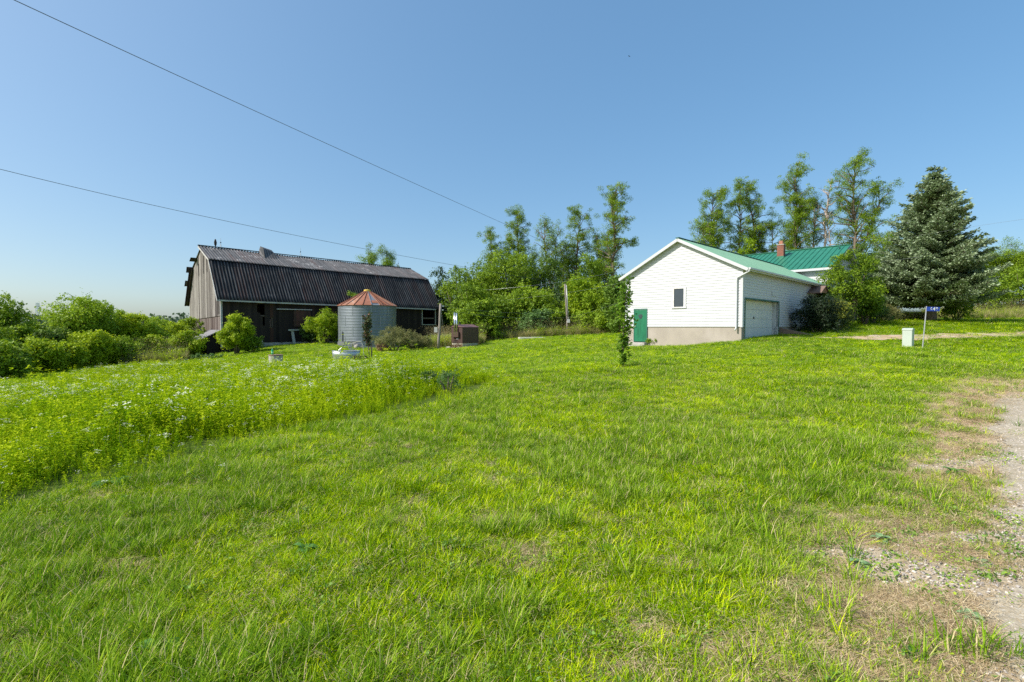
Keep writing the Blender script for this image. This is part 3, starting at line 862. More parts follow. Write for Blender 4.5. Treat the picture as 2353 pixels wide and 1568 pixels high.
# downspout at the near corner
mb = MB(O3)
mb.tube([(-OG + .05, -OH - .07, EV - .06), (-OG + .05, -OH - .05, EV - .22), (-.10, .02, EV - .40), (-.085, .24, EV - .50), (-.085, .26, EV - .7), (-.085, .26, -.08), (-.16, .30, -.2)], .045, 8)
mb.build('downspout', MAT_WHITETRIM, house, True)
mb = MB(O3); mb.box(-OG, 17.75, -OH - .13, -OH - .025, EV - .12, EV - .03)
mb.build('gutter', MAT_WHITETRIM, house)
# gable window
mb = MB(O3)
y0, y1, z0, z1 = WIN
fr = .11
mb.box(-.055, .02, y0 - .02, y0 + fr, z0, z1); mb.box(-.055, .02, y1 - fr, y1 + .02, z0, z1)
mb.box(-.055, .02, y0 + fr, y1 - fr, z1 - fr, z1); mb.box(-.07, .02, y0 - .04, y1 + .04, z0 - .03, z0 + .05)
wf = mb.build('window', M_plain('worn_white_frame', (.72, .70, .70), .08, 6, .7, dirt=(.45, .38, .33), dirt_amt=.6), house)
mb = MB(O3); mb.box(-.005, .03, y0 + fr, y1 - fr, z0 + .05, z1 - fr)
mb.build('pane', MAT_GLASS, wf)
# green side door
m, nt, out = newmat('green_painted_wood')
c = ramp(nt, noise(nt, 1, 6, .7, stretch=(6, 6, .8)), [(.25, (.004, .08, .036)), (.5, (.008, .145, .068)), (.8, (.015, .20, .095))])
c = mixc(nt, ramp(nt, noise(nt, 3, 6, .8), [(.68, (0, 0, 0)), (.75, (.6, .6, .6))]), c, (.03, .07, .05))
prin(nt, out, c, .55, 0, .4, noise(nt, 1, 6, .7, stretch=(30, 30, 2)), .3, .01)
MAT_GDOOR = m
y0, y1, z0, z1 = DOOR
mb = MB(O3); mb.box(-.02, .05, y0 + .05, y1 - .05, z0, z1 - .05)
door = mb.build('side_door', MAT_GDOOR, house)
mb = MB(O3)
mb.box(-.035, .1, y0, y0 + .05, z0 - .03, z1); mb.box(-.035, .1, y1 - .05, y1, z0 - .03, z1); mb.box(-.035, .1, y0 + .05, y1 - .05, z1 - .05, z1)
mb.build('door_frame', MAT_GRT, door)
cy, cz = (y0 + y1) / 2, z1 - .5
for i, (a, h) in enumerate(((-.42, .24), (-.14, .28), (.14, .28), (.42, .24))):
    mb = MB(O3)
    p = lambda r, an: (-.028, cy + r * math.sin(an), cz - .22 + r * math.cos(an))
    mb.face([p(.1, a - .11), p(.1, a + .11), p(.1 + h, a + .11), p(.1 + h, a - .11)])
    mb.build('door_pane', MAT_GLASS, door)
mb = MB(O3); mb.lathe([(.001, -.0), (.03, .01), (.035, .03), (.001, .05)], n=10)
h = mb.build('handle', MAT_DULLMETAL, door, True); h.location = (-.05, y1 - .14, 0.0); h.location.z = (z0 + .95); h.rotation_euler = (0, R(-90), 0)
h.data.transform(Matrix.Translation((0, 0, -O3[2]))); h.location.z += O3[2]
mb = MB(O3); mb.box(-.75, .0, y0 - .1, y1 + .12, -1.4, -1.13); mb.box(-.36, .0, y0, y1, -1.13, -.98)
mb.build('door_step', MAT_CONC, house)
# garage door, recessed
x0, x1, z0, z1 = GAR; D = .34
mb = MB(O3)
mb.box(x0, x1, D, D + .06, z0 - .3, z1 - .02)
gd = mb.build('garage_door', M_plain('off_white_garage_door', (.66, .65, .60), .05, 1.5, .55, dirt=(.55, .50, .44), dirt_amt=.5, stretch=(.6, 1, 2)), house)
mb = MB(O3)
H4 = (z1 - z0) / 4
for i in range(4):
    mb.box(x0 + .03, x1 - .03, D - .022, D - .002, z0 + i * H4 + .012, z0 + (i + 1) * H4 - .012)
mb.build('door_section', M_plain('garage_door_sections', (.70, .685, .63), .05, 1.2, .5, dirt=(.56, .52, .45), dirt_amt=.4), gd, bevel=.006)
mb = MB(O3); mb.box((x0 + x1) / 2 - .06 - .5, (x0 + x1) / 2 + .06 - .5, D - .05, D - .022, z0 + 1.05, z0 + 1.17)
mb.build('handle', MAT_BLACK, gd)
mb = MB(O3)
mb.box(x0 - .02, x0, -.01, D, z0 - .3, z1); mb.box(x1, x1 + .02, -.01, D, z0 - .3, z1); mb.box(x0, x1, -.01, D, z1, z1 + .02)
mb.build('garage_jamb', MAT_WHITETRIM, house)
mb = MB(O3)
mb.box(x0 - .07, x0 - .0, -.05, -.028, z0 - .3, z1 + .07); mb.box(x1, x1 + .07, -.05, -.028, z0 - .3, z1 + .07); mb.box(x0, x1, -.05, -.028, z1, z1 + .07)
mb.build('garage_door_trim', MAT_GRT, house)
mb = MB(O3); mb.box(4.6, 5.4, -.045, -.028, 1.85, 2.1)
mb.build('wall_vent', MAT_WHITE, house)
# brown retaining wall beside the garage opening
mb = MB(O3)
mb.hull([(6.0, 0, -.05), (6.25, 0, -.05), (6.25, -1.9, -.5), (6.0, -1.9, -.5), (6.0, 0, -1.2), (6.25, 0, -1.2), (6.25, -1.9, -1.2), (6.0, -1.9, -1.2)], [(0,3,2,1),(4,5,6,7),(0,1,5,4),(1,2,6,5),(2,3,7,6),(3,0,4,7)])
mb.build('retaining_wall', M_plain('brown_timber_wall', (.22, .15, .115), .3, 3, .9, dirt=(.12, .09, .07), dirt_amt=.6), house)
# entrance with sidelights under a small brown hood
x0, x1, z0, z1 = ENT
mb = MB(O3)
for a, b in ((x0, x0 + .12), (x0 + .95, x0 + 1.07), (x0 + 2.05, x0 + 2.2), (x1 - .12, x1)): mb.box(a, b, -.05, .06, z0, z1)
mb.box(x0, x1, -.06, .06, z1 - .12, z1 + .02); mb.box(x0, x1, -.06, .06, z0 - .04, z0 + .12)
ent = mb.build('entrance_door', MAT_WHITETRIM, house)
mb = MB(O3)
for a, b, c0 in ((x0 + .12, x0 + .95, z0 + .12), (x0 + 1.07, x0 + 2.05, z0 + 1.0), (x0 + 2.2, x1 - .12, z0 + .12)): mb.box(a, b, .0, .03, c0, z1 - .12)
mb.build('pane', MAT_GLASS, ent)
mb = MB(O3); mb.box(x0 + 1.07, x0 + 2.05, -.01, .04, z0 + .12, z0 + 1.0)
mb.build('door_leaf', MAT_WHITETRIM, ent)
MAT_SHINGLE = M_plain('brown_shingles', (.20, .13, .10), .35, 6, .9, dirt=(.32, .2, .15), dirt_amt=.6)
mb = MB(O3)
xc = (x0 + x1) / 2 - 1.15; hw = 1.2
for s_ in (-1, 1):
    a = (xc, z1 + .62); b = (xc + s_ * hw, z1 + .1)
    mb.hull([(a[0], -.9, a[1]), (b[0], -.9, b[1]), (b[0], -.0, b[1]), (a[0], -.0, a[1]), (a[0], -.9, a[1] - .06), (b[0], -.9, b[1] - .06), (b[0], -.0, b[1] - .06), (a[0], -.0, a[1] - .06)],
            [(0,1,2,3),(7,6,5,4),(0,4,5,1),(1,5,6,2),(2,6,7,3),(3,7,4,0)])
hood = mb.build('entrance_hood', MAT_SHINGLE, house)
mb = MB(O3)
mb.hull([(xc, -.82, z1 + .55), (xc - 1.1, -.82, z1 + .1), (xc + 1.1, -.82, z1 + .1), (xc, -.78, z1 + .55), (xc - 1.1, -.78, z1 + .1), (xc + 1.1, -.78, z1 + .1)], [(0,1,2),(5,4,3),(0,3,4,1),(1,4,5,2),(2,5,3,0)])
mb.build('hood_front', M_plain('reddish_boards', (.30, .15, .09), .2, 5, .8), hood)
mb = MB(O3); mb.box(xc + 1.5, xc + 1.6, -.2, -.04, z1 - .55, z1 - .42); mb.lathe([(.03, z1 - .62), (.07, z1 - .58), (.08, z1 - .44), (.02, z1 - .38)], (xc + 1.55, -.2), 8)
mb.build('wall_lantern', MAT_BLACK, house)

# main block: ridge runs across the wing
T0, T1, WM = 17.7, 28.9, 9.0; EM, RM = 4.75, 6.98; TM = 23.3
mb = MB(O3)
gm = lambda a: EM + (RM - EM) * (1 - abs(a - TM) / (TM - T0)) - .08
siding(mb, ('y', 0), T0, T1, 0, gm, -1, [(21.3, 22.4, 2.9, 4.4), (19.3, 20.4, .9, 2.3)])
siding(mb, ('x', T0), 0, WM, EV - .3, lambda a: EM - .05, -1)
mb.build('main_siding', MAT_WHITE, house)
mb = MB(O3)
mb.box(T0 + .002, T1, .003, WM, -1.2, EM - .08)
mb.hull([(T0 + .01, .003, EM - .08), (T1, .003, EM - .08), (TM, .003, RM - .12), (T0 + .01, WM, EM - .08), (T1, WM, EM - .08), (TM, WM, RM - .12)], [(0,1,2),(3,5,4),(0,2,5,3),(1,4,5,2)])
mb.build('main_wall', MAT_WHITETRIM, house)
sm = (RM - EM) / (TM - T0); OE, OR_ = .42, .45
mb = MB(O3)
def slab2(ta, za, tb, zb_, th=.04):
    y0, y1 = -OR_, WM + .3
    mb.hull([(ta, y0, za), (tb, y0, zb_), (tb, y1, zb_), (ta, y1, za), (ta, y0, za - th), (tb, y0, zb_ - th), (tb, y1, zb_ - th), (ta, y1, za - th)],
            [(0,1,2,3),(7,6,5,4),(0,4,5,1),(1,5,6,2),(2,6,7,3),(3,7,4,0)])
zr = .1
slab2(T0 - OE, EM - sm * OE + zr, TM, RM + zr); slab2(T1 + OE, EM - sm * OE + zr, TM, RM + zr)
y = -OR_ + .02
while y < WM + .3:
    mb.bar((T0 - OE, y, EM - sm * OE + zr + .02), (TM, y, RM + zr + .02), .045, .05)
    mb.bar((T1 + OE, y, EM - sm * OE + zr + .02), (TM, y, RM + zr + .02), .045, .05)
    y += .42
mb.bar((TM, -OR_ - .01, RM + zr + .04), (TM, WM + .3, RM + zr + .04), .3, .05)
mb.build('main_roof', MAT_GR, house)
mb = MB(O3)
mb.bar((T0 - OE - .012, -OR_, EM - sm * OE + zr - .13), (T0 - OE - .012, WM + .3, EM - sm * OE + zr - .13), .024, .18)
for ta in (T0 - OE, T1 + OE):
    mb.bar((ta, -OR_ - .013, EM - sm * OE + zr - .12), (TM, -OR_ - .013, RM + zr - .12), .024, .14)
mb.box(T0 - OE, T0, -OR_, WM, EM - sm * OE - .04, EM - sm * OE - .02)
mb.build('main_fascia', MAT_WHITETRIM, house)
mb = MB(O3)
slx = lambda t: EM - sm * (T0 - t)
for (ta, tb) in ((T0 - OE, TM), (T1 + OE, TM)):
    za = EM - sm * OE + .03; zb_ = RM + .03
    mb.hull([(ta, -OR_, za), (tb, -OR_, zb_), (tb, -.02, zb_), (ta, -.02, za)], [(0,1,2,3)])
mb.build('rake_soffit', MAT_WHITETRIM, house)
for (a, b, c0, c1) in ((21.3, 22.4, 2.9, 4.4), (19.3, 20.4, .9, 2.3)):
    mb = MB(O3)
    mb.box(a, a + .09, -.05, .0, c0, c1); mb.box(b - .09, b, -.05, .0, c0, c1); mb.box(a, b, -.05, .0, c1 - .09, c1); mb.box(a, b, -.06, .0, c0, c0 + .08)
    wf = mb.build('window', MAT_WHITETRIM, house)
    mb = MB(O3); mb.box(a + .09, b - .09, -.02, -.004, c0 + .08, c1 - .09); mb.build('pane', MAT_GLASS, wf)
# chimney
m, nt, out = newmat('red_brick')
br = nd(nt, 'ShaderNodeTexBrick'); br.inputs['Scale'].default_value = 1.0
br.inputs['Color1'].default_value = (.30, .085, .045, 1); br.inputs['Color2'].default_value = (.21, .06, .034, 1); br.inputs['Mortar'].default_value = (.24, .2, .17, 1)
br.inputs['Brick Width'].default_value = .22; br.inputs['Row Height'].default_value = .075; br.inputs['Mortar Size'].default_value = .009
tc = nd(nt, 'ShaderNodeTexCoord'); sx = nd(nt, 'ShaderNodeSeparateXYZ'); cx = nd(nt, 'ShaderNodeCombineXYZ')
nt.links.new(tc.outputs['Object'], sx.inputs[0]); nt.links.new(mathn(nt, 'ADD', sx.outputs[0], sx.outputs[1]), cx.inputs[0]); nt.links.new(sx.outputs[2], cx.inputs[1])
nt.links.new(cx.outputs[0], br.inputs['Vector'])
c = mixc(nt, ramp(nt, noise(nt, 4, 5, .7), [(.45, (0, 0, 0)), (.75, (.7, .7, .7))]), br.outputs[0], (.16, .07, .05))
prin(nt, out, c, .9, 0, .2, br.outputs['Fac'], -.5, .01)
MAT_BRICK = m
ct, cw = 21.5, 4.5
mb = MB(O3); mb.box(ct - .24, ct + .24, cw - .27, cw + .27, 5.6, 7.42)
ch = mb.build('chimney', MAT_BRICK, house)
mb = MB(O3); mb.box(ct - .28, ct + .28, cw - .31, cw + .31, 7.42, 7.5)
mb.build('chimney_cap', MAT_FOUND, ch)
mb = MB(O3); mb.box(ct - .14, ct + .14, cw - .15, cw + .15, 7.5, 7.82)
mb.build('flue', M_plain('orange_clay', (.36, .15, .09), .12, 5, .8), ch)
mb = MB(O3); mb.box(ct - .27, ct + .27, cw - .3, cw + .3, 5.95, 6.42)
mb.build('flashing', MAT_GR, ch)
mb = MB(O3); mb.tube([(TM - .9, .2, RM - .3), (TM - .9, .2, RM - .02)], .05, 8); mb.tube([(TM - 1.2, .2, RM - .35), (TM - .9, .2, RM - .02)], .03, 6)
mb.build('service_mast', MAT_GRT, house)

# ------------------------------------------------------------------ yard things
def gp(px, d): x = xat(px, d); return (x, d, gz(x, d))
# utility pedestal
p = gp(2087, 23); t = thing('utility_pedestal', 'pale green utility box standing in the lawn beside the number sign', 'utility box', p, math.atan2(S_.y, S_.x) - .1)
MAT_PED = M_plain('pale_green_plastic', (.46, .51, .44), .04, 2, .5, dirt=(.38, .40, .34), dirt_amt=.4, bstr=.05)
mb = MB(); mb.box(-.2, .2, -.19, .19, -.1, .82); mb.build('body', MAT_PED, t, bevel=.02)
mb = MB(); mb.hull([(-.215, -.205, .80), (.215, -.205, .80), (.215, .205, .80), (-.215, .205, .80), (-.215, -.205, .86), (.215, -.205, .86), (.215, .205, .86), (-.215, .205, .86), (-.08, -.205, .91), (.08, -.205, .91), (.08, .205, .91), (-.08, .205, .91)],
        [(0,3,2,1),(0,1,5,9,8,4),(1,2,6,5),(3,0,4,7),(2,3,7,11,10,6),(5,6,10,9),(4,8,11,7),(8,9,10,11)])
mb.build('lid', MAT_PED, t, bevel=.01)
# number sign
p = gp(2120, 22.5); t = thing('house_number_sign', 'blue number 649 plate on a leaning thin metal post', 'sign', p)
top = at(2129, 704, 22.5) - Vector(p)
mb = MB(); mb.bar((0, 0, -.2), top, .045, .02); mb.build('post', M_plain('grey_steel_post', (.50, .50, .52), .1, 6, .45, metal=.4), t)
sg = MB(); a = top + Vector((.0, -.03, -.03)); wv = Vector((.605, -.02, -.012)); hh = .2; a = a + Vector((-.01, 0, 0))
sg.hull([tuple(a), tuple(a + wv), tuple(a + wv - Vector((.01, 0, hh))), tuple(a - Vector((.01, 0, hh))), tuple(a + Vector((0, .004, 0))), tuple(a + wv + Vector((0, .004, 0))), tuple(a + wv + Vector((-.01, .004, -hh))), tuple(a + Vector((-.01, .004, -hh)))],
        [(0,3,2,1),(4,5,6,7),(0,1,5,4),(1,2,6,5),(2,3,7,6),(3,0,4,7)])
pl = sg.build('number_plate', M_plain('blue_plate', (.02, .07, .42), .05, 5, .35), t)
cu = bpy.data.curves.new('digits', 'FONT'); cu.body = '649'; cu.size = .205; cu.extrude = .001; cu.offset = .006; cu.align_x = 'CENTER'; cu.align_y = 'CENTER'; cu.space_character = 1.25
to = bpy.data.objects.new('digits', cu); COL.objects.link(to)
dg = bpy.context.evaluated_depsgraph_get(); me = bpy.data.meshes.new_from_object(to.evaluated_get(dg)); bpy.data.objects.remove(to)
dgo = link('digits', me, M_plain('white_vinyl_digits', (.85, .85, .85), .02, 3, .4), pl)
c_ = a + wv * .54 - Vector((0, .014, hh / 2)); dgo.location = c_; dgo.rotation_euler = (R(90), R(1), R(-2))
# outdoor wood furnace
p = gp(1060, 42.5); t = thing('outdoor_wood_furnace', 'brown outdoor wood furnace with shiny flue pipes on a concrete pad', 'furnace', p, math.atan2(S_.y, S_.x))
MAT_BRN = M_plain('brown_steel_panel', (.085, .048, .038), .08, 2, .55, metal=.1, stretch=(.4, .4, 9), dirt=(.16, .09, .08), dirt_amt=.4)
fz = at(1060, 749, 42.5).z - p[2]      # top of roof eaves
mb = MB(); mb.box(-.7, 1.15, -1.05, .55, .38, fz - .12); body = mb.build('body', MAT_BRN, t)
mb = MB()
for k in range(14):
    z = .42 + k * .12
    if z > fz - .2: break
    mb.box(-.712, 1.16, -1.062, .56, z, z + .008)
mb.build('panel_groove', M_plain('dark_brown_groove', (.06, .035, .03), .1, 3, .6), t)
mb = MB(); mb.hull([(-.76, -1.1, fz - .12), (1.2, -1.1, fz - .12), (1.2, .6, fz - .12), (-.76, .6, fz - .12), (-.76, -.25, fz + .12), (1.2, -.25, fz + .12)], [(0,3,2,1),(0,1,5,4),(2,3,4,5),(0,4,3),(1,2,5)])
mb.build('roof', M_plain('brown_red_roof', (.17, .085, .08), .12, 2, .5), t)
mb = MB(); mb.box(-.66, 1.1, -1.0, .5, .2, .38); mb.build('base', M_plain('cream_base', (.50, .46, .36), .1, 3, .8), t)
mb = MB(); mb.box(-1.0, 1.9, -1.7, .9, -.2, .04); mb.box(-.6, 1.0, -.95, .45, .04, .2); mb.build('pad', MAT_CONC, t)
for (yy, hgt) in ((-.12, 1.28), (-.42, 1.24)):
    mb = MB(); mb.tube([(-.84, yy, fz - .85), (-.84, yy, fz + hgt - .12)], .07, 12); mb.build('flue_pipe', M_plain('shiny_stainless', (.7, .7, .72), .05, 3, .22, metal=1.0), t, True)
mb = MB(); mb.box(-.9, -.72, -.7, .25, fz - 1.0, fz - .55); mb.build('fan_housing', MAT_BRN, t)
mb = MB(); mb.lathe([(.09, fz), (.09, fz + .32), (.11, fz + .33), (.11, fz + .36)], (-.1, .1), 12); mb.build('vent_cap', MAT_BLACK, t)
for k in range(3):
    y_ = -.35 + k * .16
    mb = MB(); mb.tube([(-.72, y_, .62), (-.85, y_, .6), (-.9, y_, .35), (-.86, y_ + .05, .06)], .022, 6); mb.build('hose', MAT_BLACK, t)
for k in range(2):
    mb = MB(); mb.lathe([(.001, 0), (.05, .0), (.05, .02), (.001, .02)], n=10); o = mb.build('gauge', MAT_WHITETRIM, t); o.location = (-.715, -.3 - .16 * k, .75); o.rotation_euler = (0, R(-90), 0)
# leaning pole with insulators
def pole(name, label, base, topv, r, ins, conduit=False, extra=None):
    t = thing(name, label, 'pole', base)
    tv = Vector(topv) - Vector(base)
    mid = tv * .5 + Vector((.03, 0, 0))
    mb = MB(); mb.tube([(0, 0, -.3), tuple(tv * .25), tuple(mid), tuple(tv * .78), tuple(tv)], [r, r * .95, r * .9, r * .85, r * .8], 12); mb.build('shaft', MAT_POLE, t, True)
    for z in ins:
        q = tv * (z / tv.z)
        mb = MB((0, 0, 0)); mb.tube([tuple(q + Vector((r * .8, 0, 0))), tuple(q + Vector((r + .1, 0, 0)))], .02, 6)
        mb.tube([tuple(q + Vector((r + .1, 0, -.06))), tuple(q + Vector((r + .1, 0, -.02))), tuple(q + Vector((r + .1, 0, .02))), tuple(q + Vector((r + .1, 0, .06)))], [.05, .035, .035, .05], 10)
        mb.build('insulator', M_plain('white_porcelain', (.75, .75, .75), .05, 4, .2), t, True)
    return t, tv
b1 = gp(1006.8, 40); t1 = at(1012.5, 698, 40)
t, tv = pole('wooden_pole', 'leaning grey wooden pole with two white insulators by the barn corner', b1, t1, .125, (tz_ := (t1.z - b1[2]) - .22, tz_ - .32))
mb = MB(); q = tv * .43; mb.box(q.x - .42, q.x - .14, -.12, .08, q.z - .22, q.z + .22); mb.build('meter_box', M_plain('grey_box', (.5, .47, .45), .1, 4, .6), t)
mb = MB(); mb.tube([tuple(tv * .97), tuple(Vector((.35, .5, tv.z * .5))), (.5, .8, .1)], .012, 5); mb.build('guy_wire', MAT_DULLMETAL, t)
b2 = gp(1305, 52); t2 = at(1298.4, 653, 52)
t, tv = pole('utility_pole', 'slim utility pole with bright metal conduit in front of the trees', b2, t2, .12, (2.0, 2.6))
mb = MB(); mb.tube([tuple(tv * .27 + Vector((.13, -.1, 0))), tuple(tv * .98 + Vector((.13, -.1, 0)))], .035, 8); mb.build('conduit', M_plain('bright_conduit', (.55, .55, .56), .05, 3, .4, metal=.5), t, True)
mb = MB(); q = tv * .3; mb.box(q.x - .02, q.x + .28, -.28, -.1, q.z - .28, q.z + .1); mb.build('meter_box', M_plain('pale_grey_box', (.62, .62, .62), .1, 4, .5), t)
# wires
MAT_WIRE = M_plain('cable_sheath', (.10, .10, .11), .1, 3, .5)
MAT_WIREW = M_plain('bare_aluminium_wire', (.24, .24, .24), .05, 3, .35, metal=.3)
def wire(label, pts, r, mat, sag=.0, group=None, n=40):
    pts = [Vector(p) for p in pts]
    P = []
    if len(pts) == 2:
        a, b = pts
        for i in range(n + 1):
            s_ = i / n; q = a.lerp(b, s_); q.z -= sag * 4 * s_ * (1 - s_); P.append(q)
    else:
        # quadratic through three points
        a, m_, b = pts
        for i in range(n + 1):
            s_ = i / n
            P.append(a * ((1 - s_) * (1 - 2 * s_)) + m_ * (4 * s_ * (1 - s_)) + b * (s_ * (2 * s_ - 1)))
    mb = MB(); mb.tube(P, r * (.5 if mat is MAT_WIREW else .85), 5)
    o = mb.build('overhead_wire', mat); tag(o, label, 'wire'); return o
# the two long service drops come in from beyond the left edge
def through(p0, d0, pm, dm, p1, d1):
    """parabola through three sighted points; p0..p1 continued past both ends"""
    return [at(*p0, d0), at(*pm, dm), at(*p1, d1)]
wire('upper of two long dark wires crossing the sky from the top left', [at(-600, -306, 10), at(605, 264, 24), at(1300, 578, 60)], .016, MAT_WIRE)
wire('lower long dark wire crossing the sky above the barn roof', [at(-700, 196, 14), at(590, 523, 30), tuple(t2)], .014, MAT_WIRE)
i1 = Vector(b1) + (Vector(t1) - Vector(b1)) * .945; i2 = Vector(b1) + (Vector(t1) - Vector(b1)) * .865
wire('upper thin wire from the leaning pole towards the conduit pole', [i1 + Vector((.22, 0, 0)), Vector(b2) + Vector((-.0, -.14, 2.62))], .012, MAT_WIREW, .35)
wire('lower thin wire from the leaning pole towards the conduit pole', [i2 + Vector((.22, 0, 0)), Vector(b2) + Vector((0, -.14, 2.02))], .012, MAT_WIREW, .35)
wire('thin wire from conduit pole down to the left in front of bushes', [t2, at(1000, 705, 58)], .011, MAT_WIREW, .4)
wire('pale wire rising from the bushes past the conduit pole to the house', [at(1050, 672, 56), at(1260, 652, 50), at(1432, 619, 34)], .013, MAT_WIREW)
wire('slack pale wire from the tree gap to the garage eave', [at(1035, 701, 57), at(1250, 680, 48), at(1436, 648, 31.5)], .013, MAT_WIREW)
wire('lowest thin wire running level from conduit pole to garage', [Vector(b2) + Vector((0.1, -.14, 2.02)), at(1437, 690, 31)], .011, MAT_WIREW, .1)
wire('white service wire leaving the right gable of the main roof', [at(1958, 607, 42), at(2120, 590, 30)], .014, MAT_WIREW, .05)
wire('upper pale wire in the sky right of the blue spruce', [at(1990, 563, 44), at(2250, 519, 34), at(2620, 470, 26)], .011, MAT_WIREW)
wire('lower pale wire in the sky right of the blue spruce', [at(2200, 575, 44), at(2420, 567, 34)], .009, MAT_WIREW)
# lattice mast section lying on the ground
a = Vector(gp(1249, 49.0)); b = Vector(gp(1328, 50.5))
t = thing('lattice_mast_section', 'rusty lattice mast section lying in the brush behind the conduit pole', 'mast', tuple((a + b) / 2))
mid = (a + b) / 2; A_ = a - mid; B_ = b - mid; up = Vector((0, 0, .42)); sd_ = Vector((.1, .36, 0)); lo = Vector((0, 0, .12))
mb = MB()
for o_ in (lo, lo + sd_, lo + up + sd_ * .5): mb.tube([tuple(A_ + o_), tuple(B_ + o_ + Vector((0, 0, .25)))], .022, 6)
mb.build('rail', MAT_DARKWOOD, t)
mb = MB()
for i in range(14):
    s0, s1 = i / 14, (i + 1) / 14
    f = lambda s, o_: tuple(A_.lerp(B_ + Vector((0, 0, .25)), s) + o_)
    mb.tube([f(s0, lo), f(s1, lo + up + sd_ * .5)], .014, 5); mb.tube([f(s0, lo + up + sd_ * .5), f(s0, lo + sd_)], .014, 5)
mb.build('bracing', MAT_DARKWOOD, t)
# concrete slab
p = gp(1222, 46.5); mb = MB(); mb.box(-1.3, 1.3, -.5, .5, -.1, .10); o = mb.build('concrete_slab', M_plain('pale_concrete', (.62, .58, .52), .1, 3, .9), bevel=.01); o.location = p; o.rotation_euler = (0, 0, .1)
tag(o, 'low pale concrete slab lying in the grass at the lawn edge', 'slab')
# stock tank with junk
p = gp(795, 30); t = thing('stock_tank', 'oval galvanised stock tank sitting in the grass by the bin', 'water trough', p)
mb = MB()
ring = lambda rx, ry, z: [(rx * math.cos(k * math.pi / 16), ry * math.sin(k * math.pi / 16), z) for k in range(32)]
def loft(mb, rings, cap=False):
    i0 = len(mb.v)
    for r_ in rings: mb.v += r_
    n = len(rings[0])
    for k in range(len(rings) - 1):
        for j in range(n):
            a_ = i0 + k * n + j; b_ = i0 + k * n + (j + 1) % n
            mb.f.append((a_, b_, b_ + n, a_ + n)); mb.mi.append(mb.m); mb.tone.append(mb.t)
    if cap: mb.f.append(tuple(i0 + (len(rings) - 1) * n + j for j in range(n))); mb.mi.append(0); mb.tone.append(.5)
loft(mb, [ring(.82, .42, -.1), ring(.84, .44, .2), ring(.86, .46, .3), ring(.88, .48, .56), ring(.85, .45, .57), ring(.80, .41, .1)], True)
mb.build('tank_wall', MAT_GALV, t, True)
mb = MB(); loft(mb, [ring(.87, .47, .55), ring(.91, .51, .575), ring(.87, .47, .6), ring(.84, .44, .58)]); mb.build('rim', MAT_GALV, t, True)
tagp = gp(826, 30.6)
t = thing('hose_frame', 'bent white hose and thin aluminium frame leaning over the stock tank', 'hose frame', tagp)
mb = MB(); mb.tube([(-.05, 0, .02), (-.95, .1, .98), (-1.0, .1, 1.0)], .025, 6); mb.tube([(.05, .1, .05), (-.85, .2, 1.0)], .025, 6); mb.tube([(-1.45, 0, .5), (-.92, .1, .98)], .015, 6); mb.tube([(-1.1, .05, .78), (-.4, .1, .62)], .012, 6)
mb.build('frame', M_plain('bare_aluminium', (.36, .36, .36), .08, 4, .4, metal=.5), t)
mb = MB(); mb.tube([(-.55 + .78 * math.sin(a_ * .17), .1, 1.0 + .14 * math.sin(a_ * .35) - max(0, a_ - 5) ** 2 * .042) for a_ in range(11)], .02, 6)
mb.build('hose', M_plain('yellowed_hose', (.45, .44, .34), .08, 4, .5), t, True)
mb = MB(); mb.box(-1.42, -1.0, -.02, .1, .92, 1.12, Matrix.Rotation(.0, 4, 'Y')); mb.build('float_box', M_plain('worn_white_box', (.33, .31, .29), .2, 5, .7), t)
p = gp(828, 29.3); mb = MB()
for k in range(7): mb.box(-.38 + k * .11, -.33 + k * .11, -.2, .2, -.05, .26)
mb.box(-.4, .4, -.22, -.18, .1, .16); mb.box(-.4, .4, .18, .22, .1, .16); mb.box(-.4, .4, -.2, .2, .0, .04)
o = mb.build('slatted_crate', M_plain('rotten_dark_wood', (.07, .055, .045), .3, 5, .9)); o.location = p; tag(o, 'dark rotten slatted crate on the right of the stock tank', 'crate')
# cinder blocks in front of the bin
MAT_BLOCK = M_plain('cinder_block_grey', (.38, .34, .30), .2, 9, .95)
for k, (px, tilt, lab) in enumerate(((802, .25, 'hollow cinder block standing tilted against the grain bin'), (811, -.12, 'second cinder block leaning right of the tilted one'))):
    pb = at(px, 797, 42.95)
    mb = MB()
    mb.box(-.2, .2, -.1, .1, 0, .045); mb.box(-.2, .2, -.1, .1, .36, .405); mb.box(-.2, -.15, -.1, .1, .045, .36); mb.box(.15, .2, -.1, .1, .045, .36)
    if k: mb.box(-.02, .02, -.1, .1, .045, .36)
    o = mb.build('cinder_block', MAT_BLOCK); o.scale = (1.25, 1.25, 1.35); o.location = (pb.x, pb.y, EYE - 1.92); o.rotation_euler = (0, tilt, .3); tag(o, lab, 'cinder block')
pb = at(820, 797, 42.7); mb = MB(); mb.lathe([(.02, 0), (.2, .02), (.24, .14), (.2, .3), (.1, .36), (.02, .38)], n=14); mb.tube([(-.15, 0, .2), (-.28, 0, .5)], .03, 6)
o = mb.build('field_stone', MAT_BLOCK, None, True); o.location = (pb.x, pb.y, EYE - 1.98); tag(o, 'rounded brown rock beside the cinder blocks at the bin', 'rock')
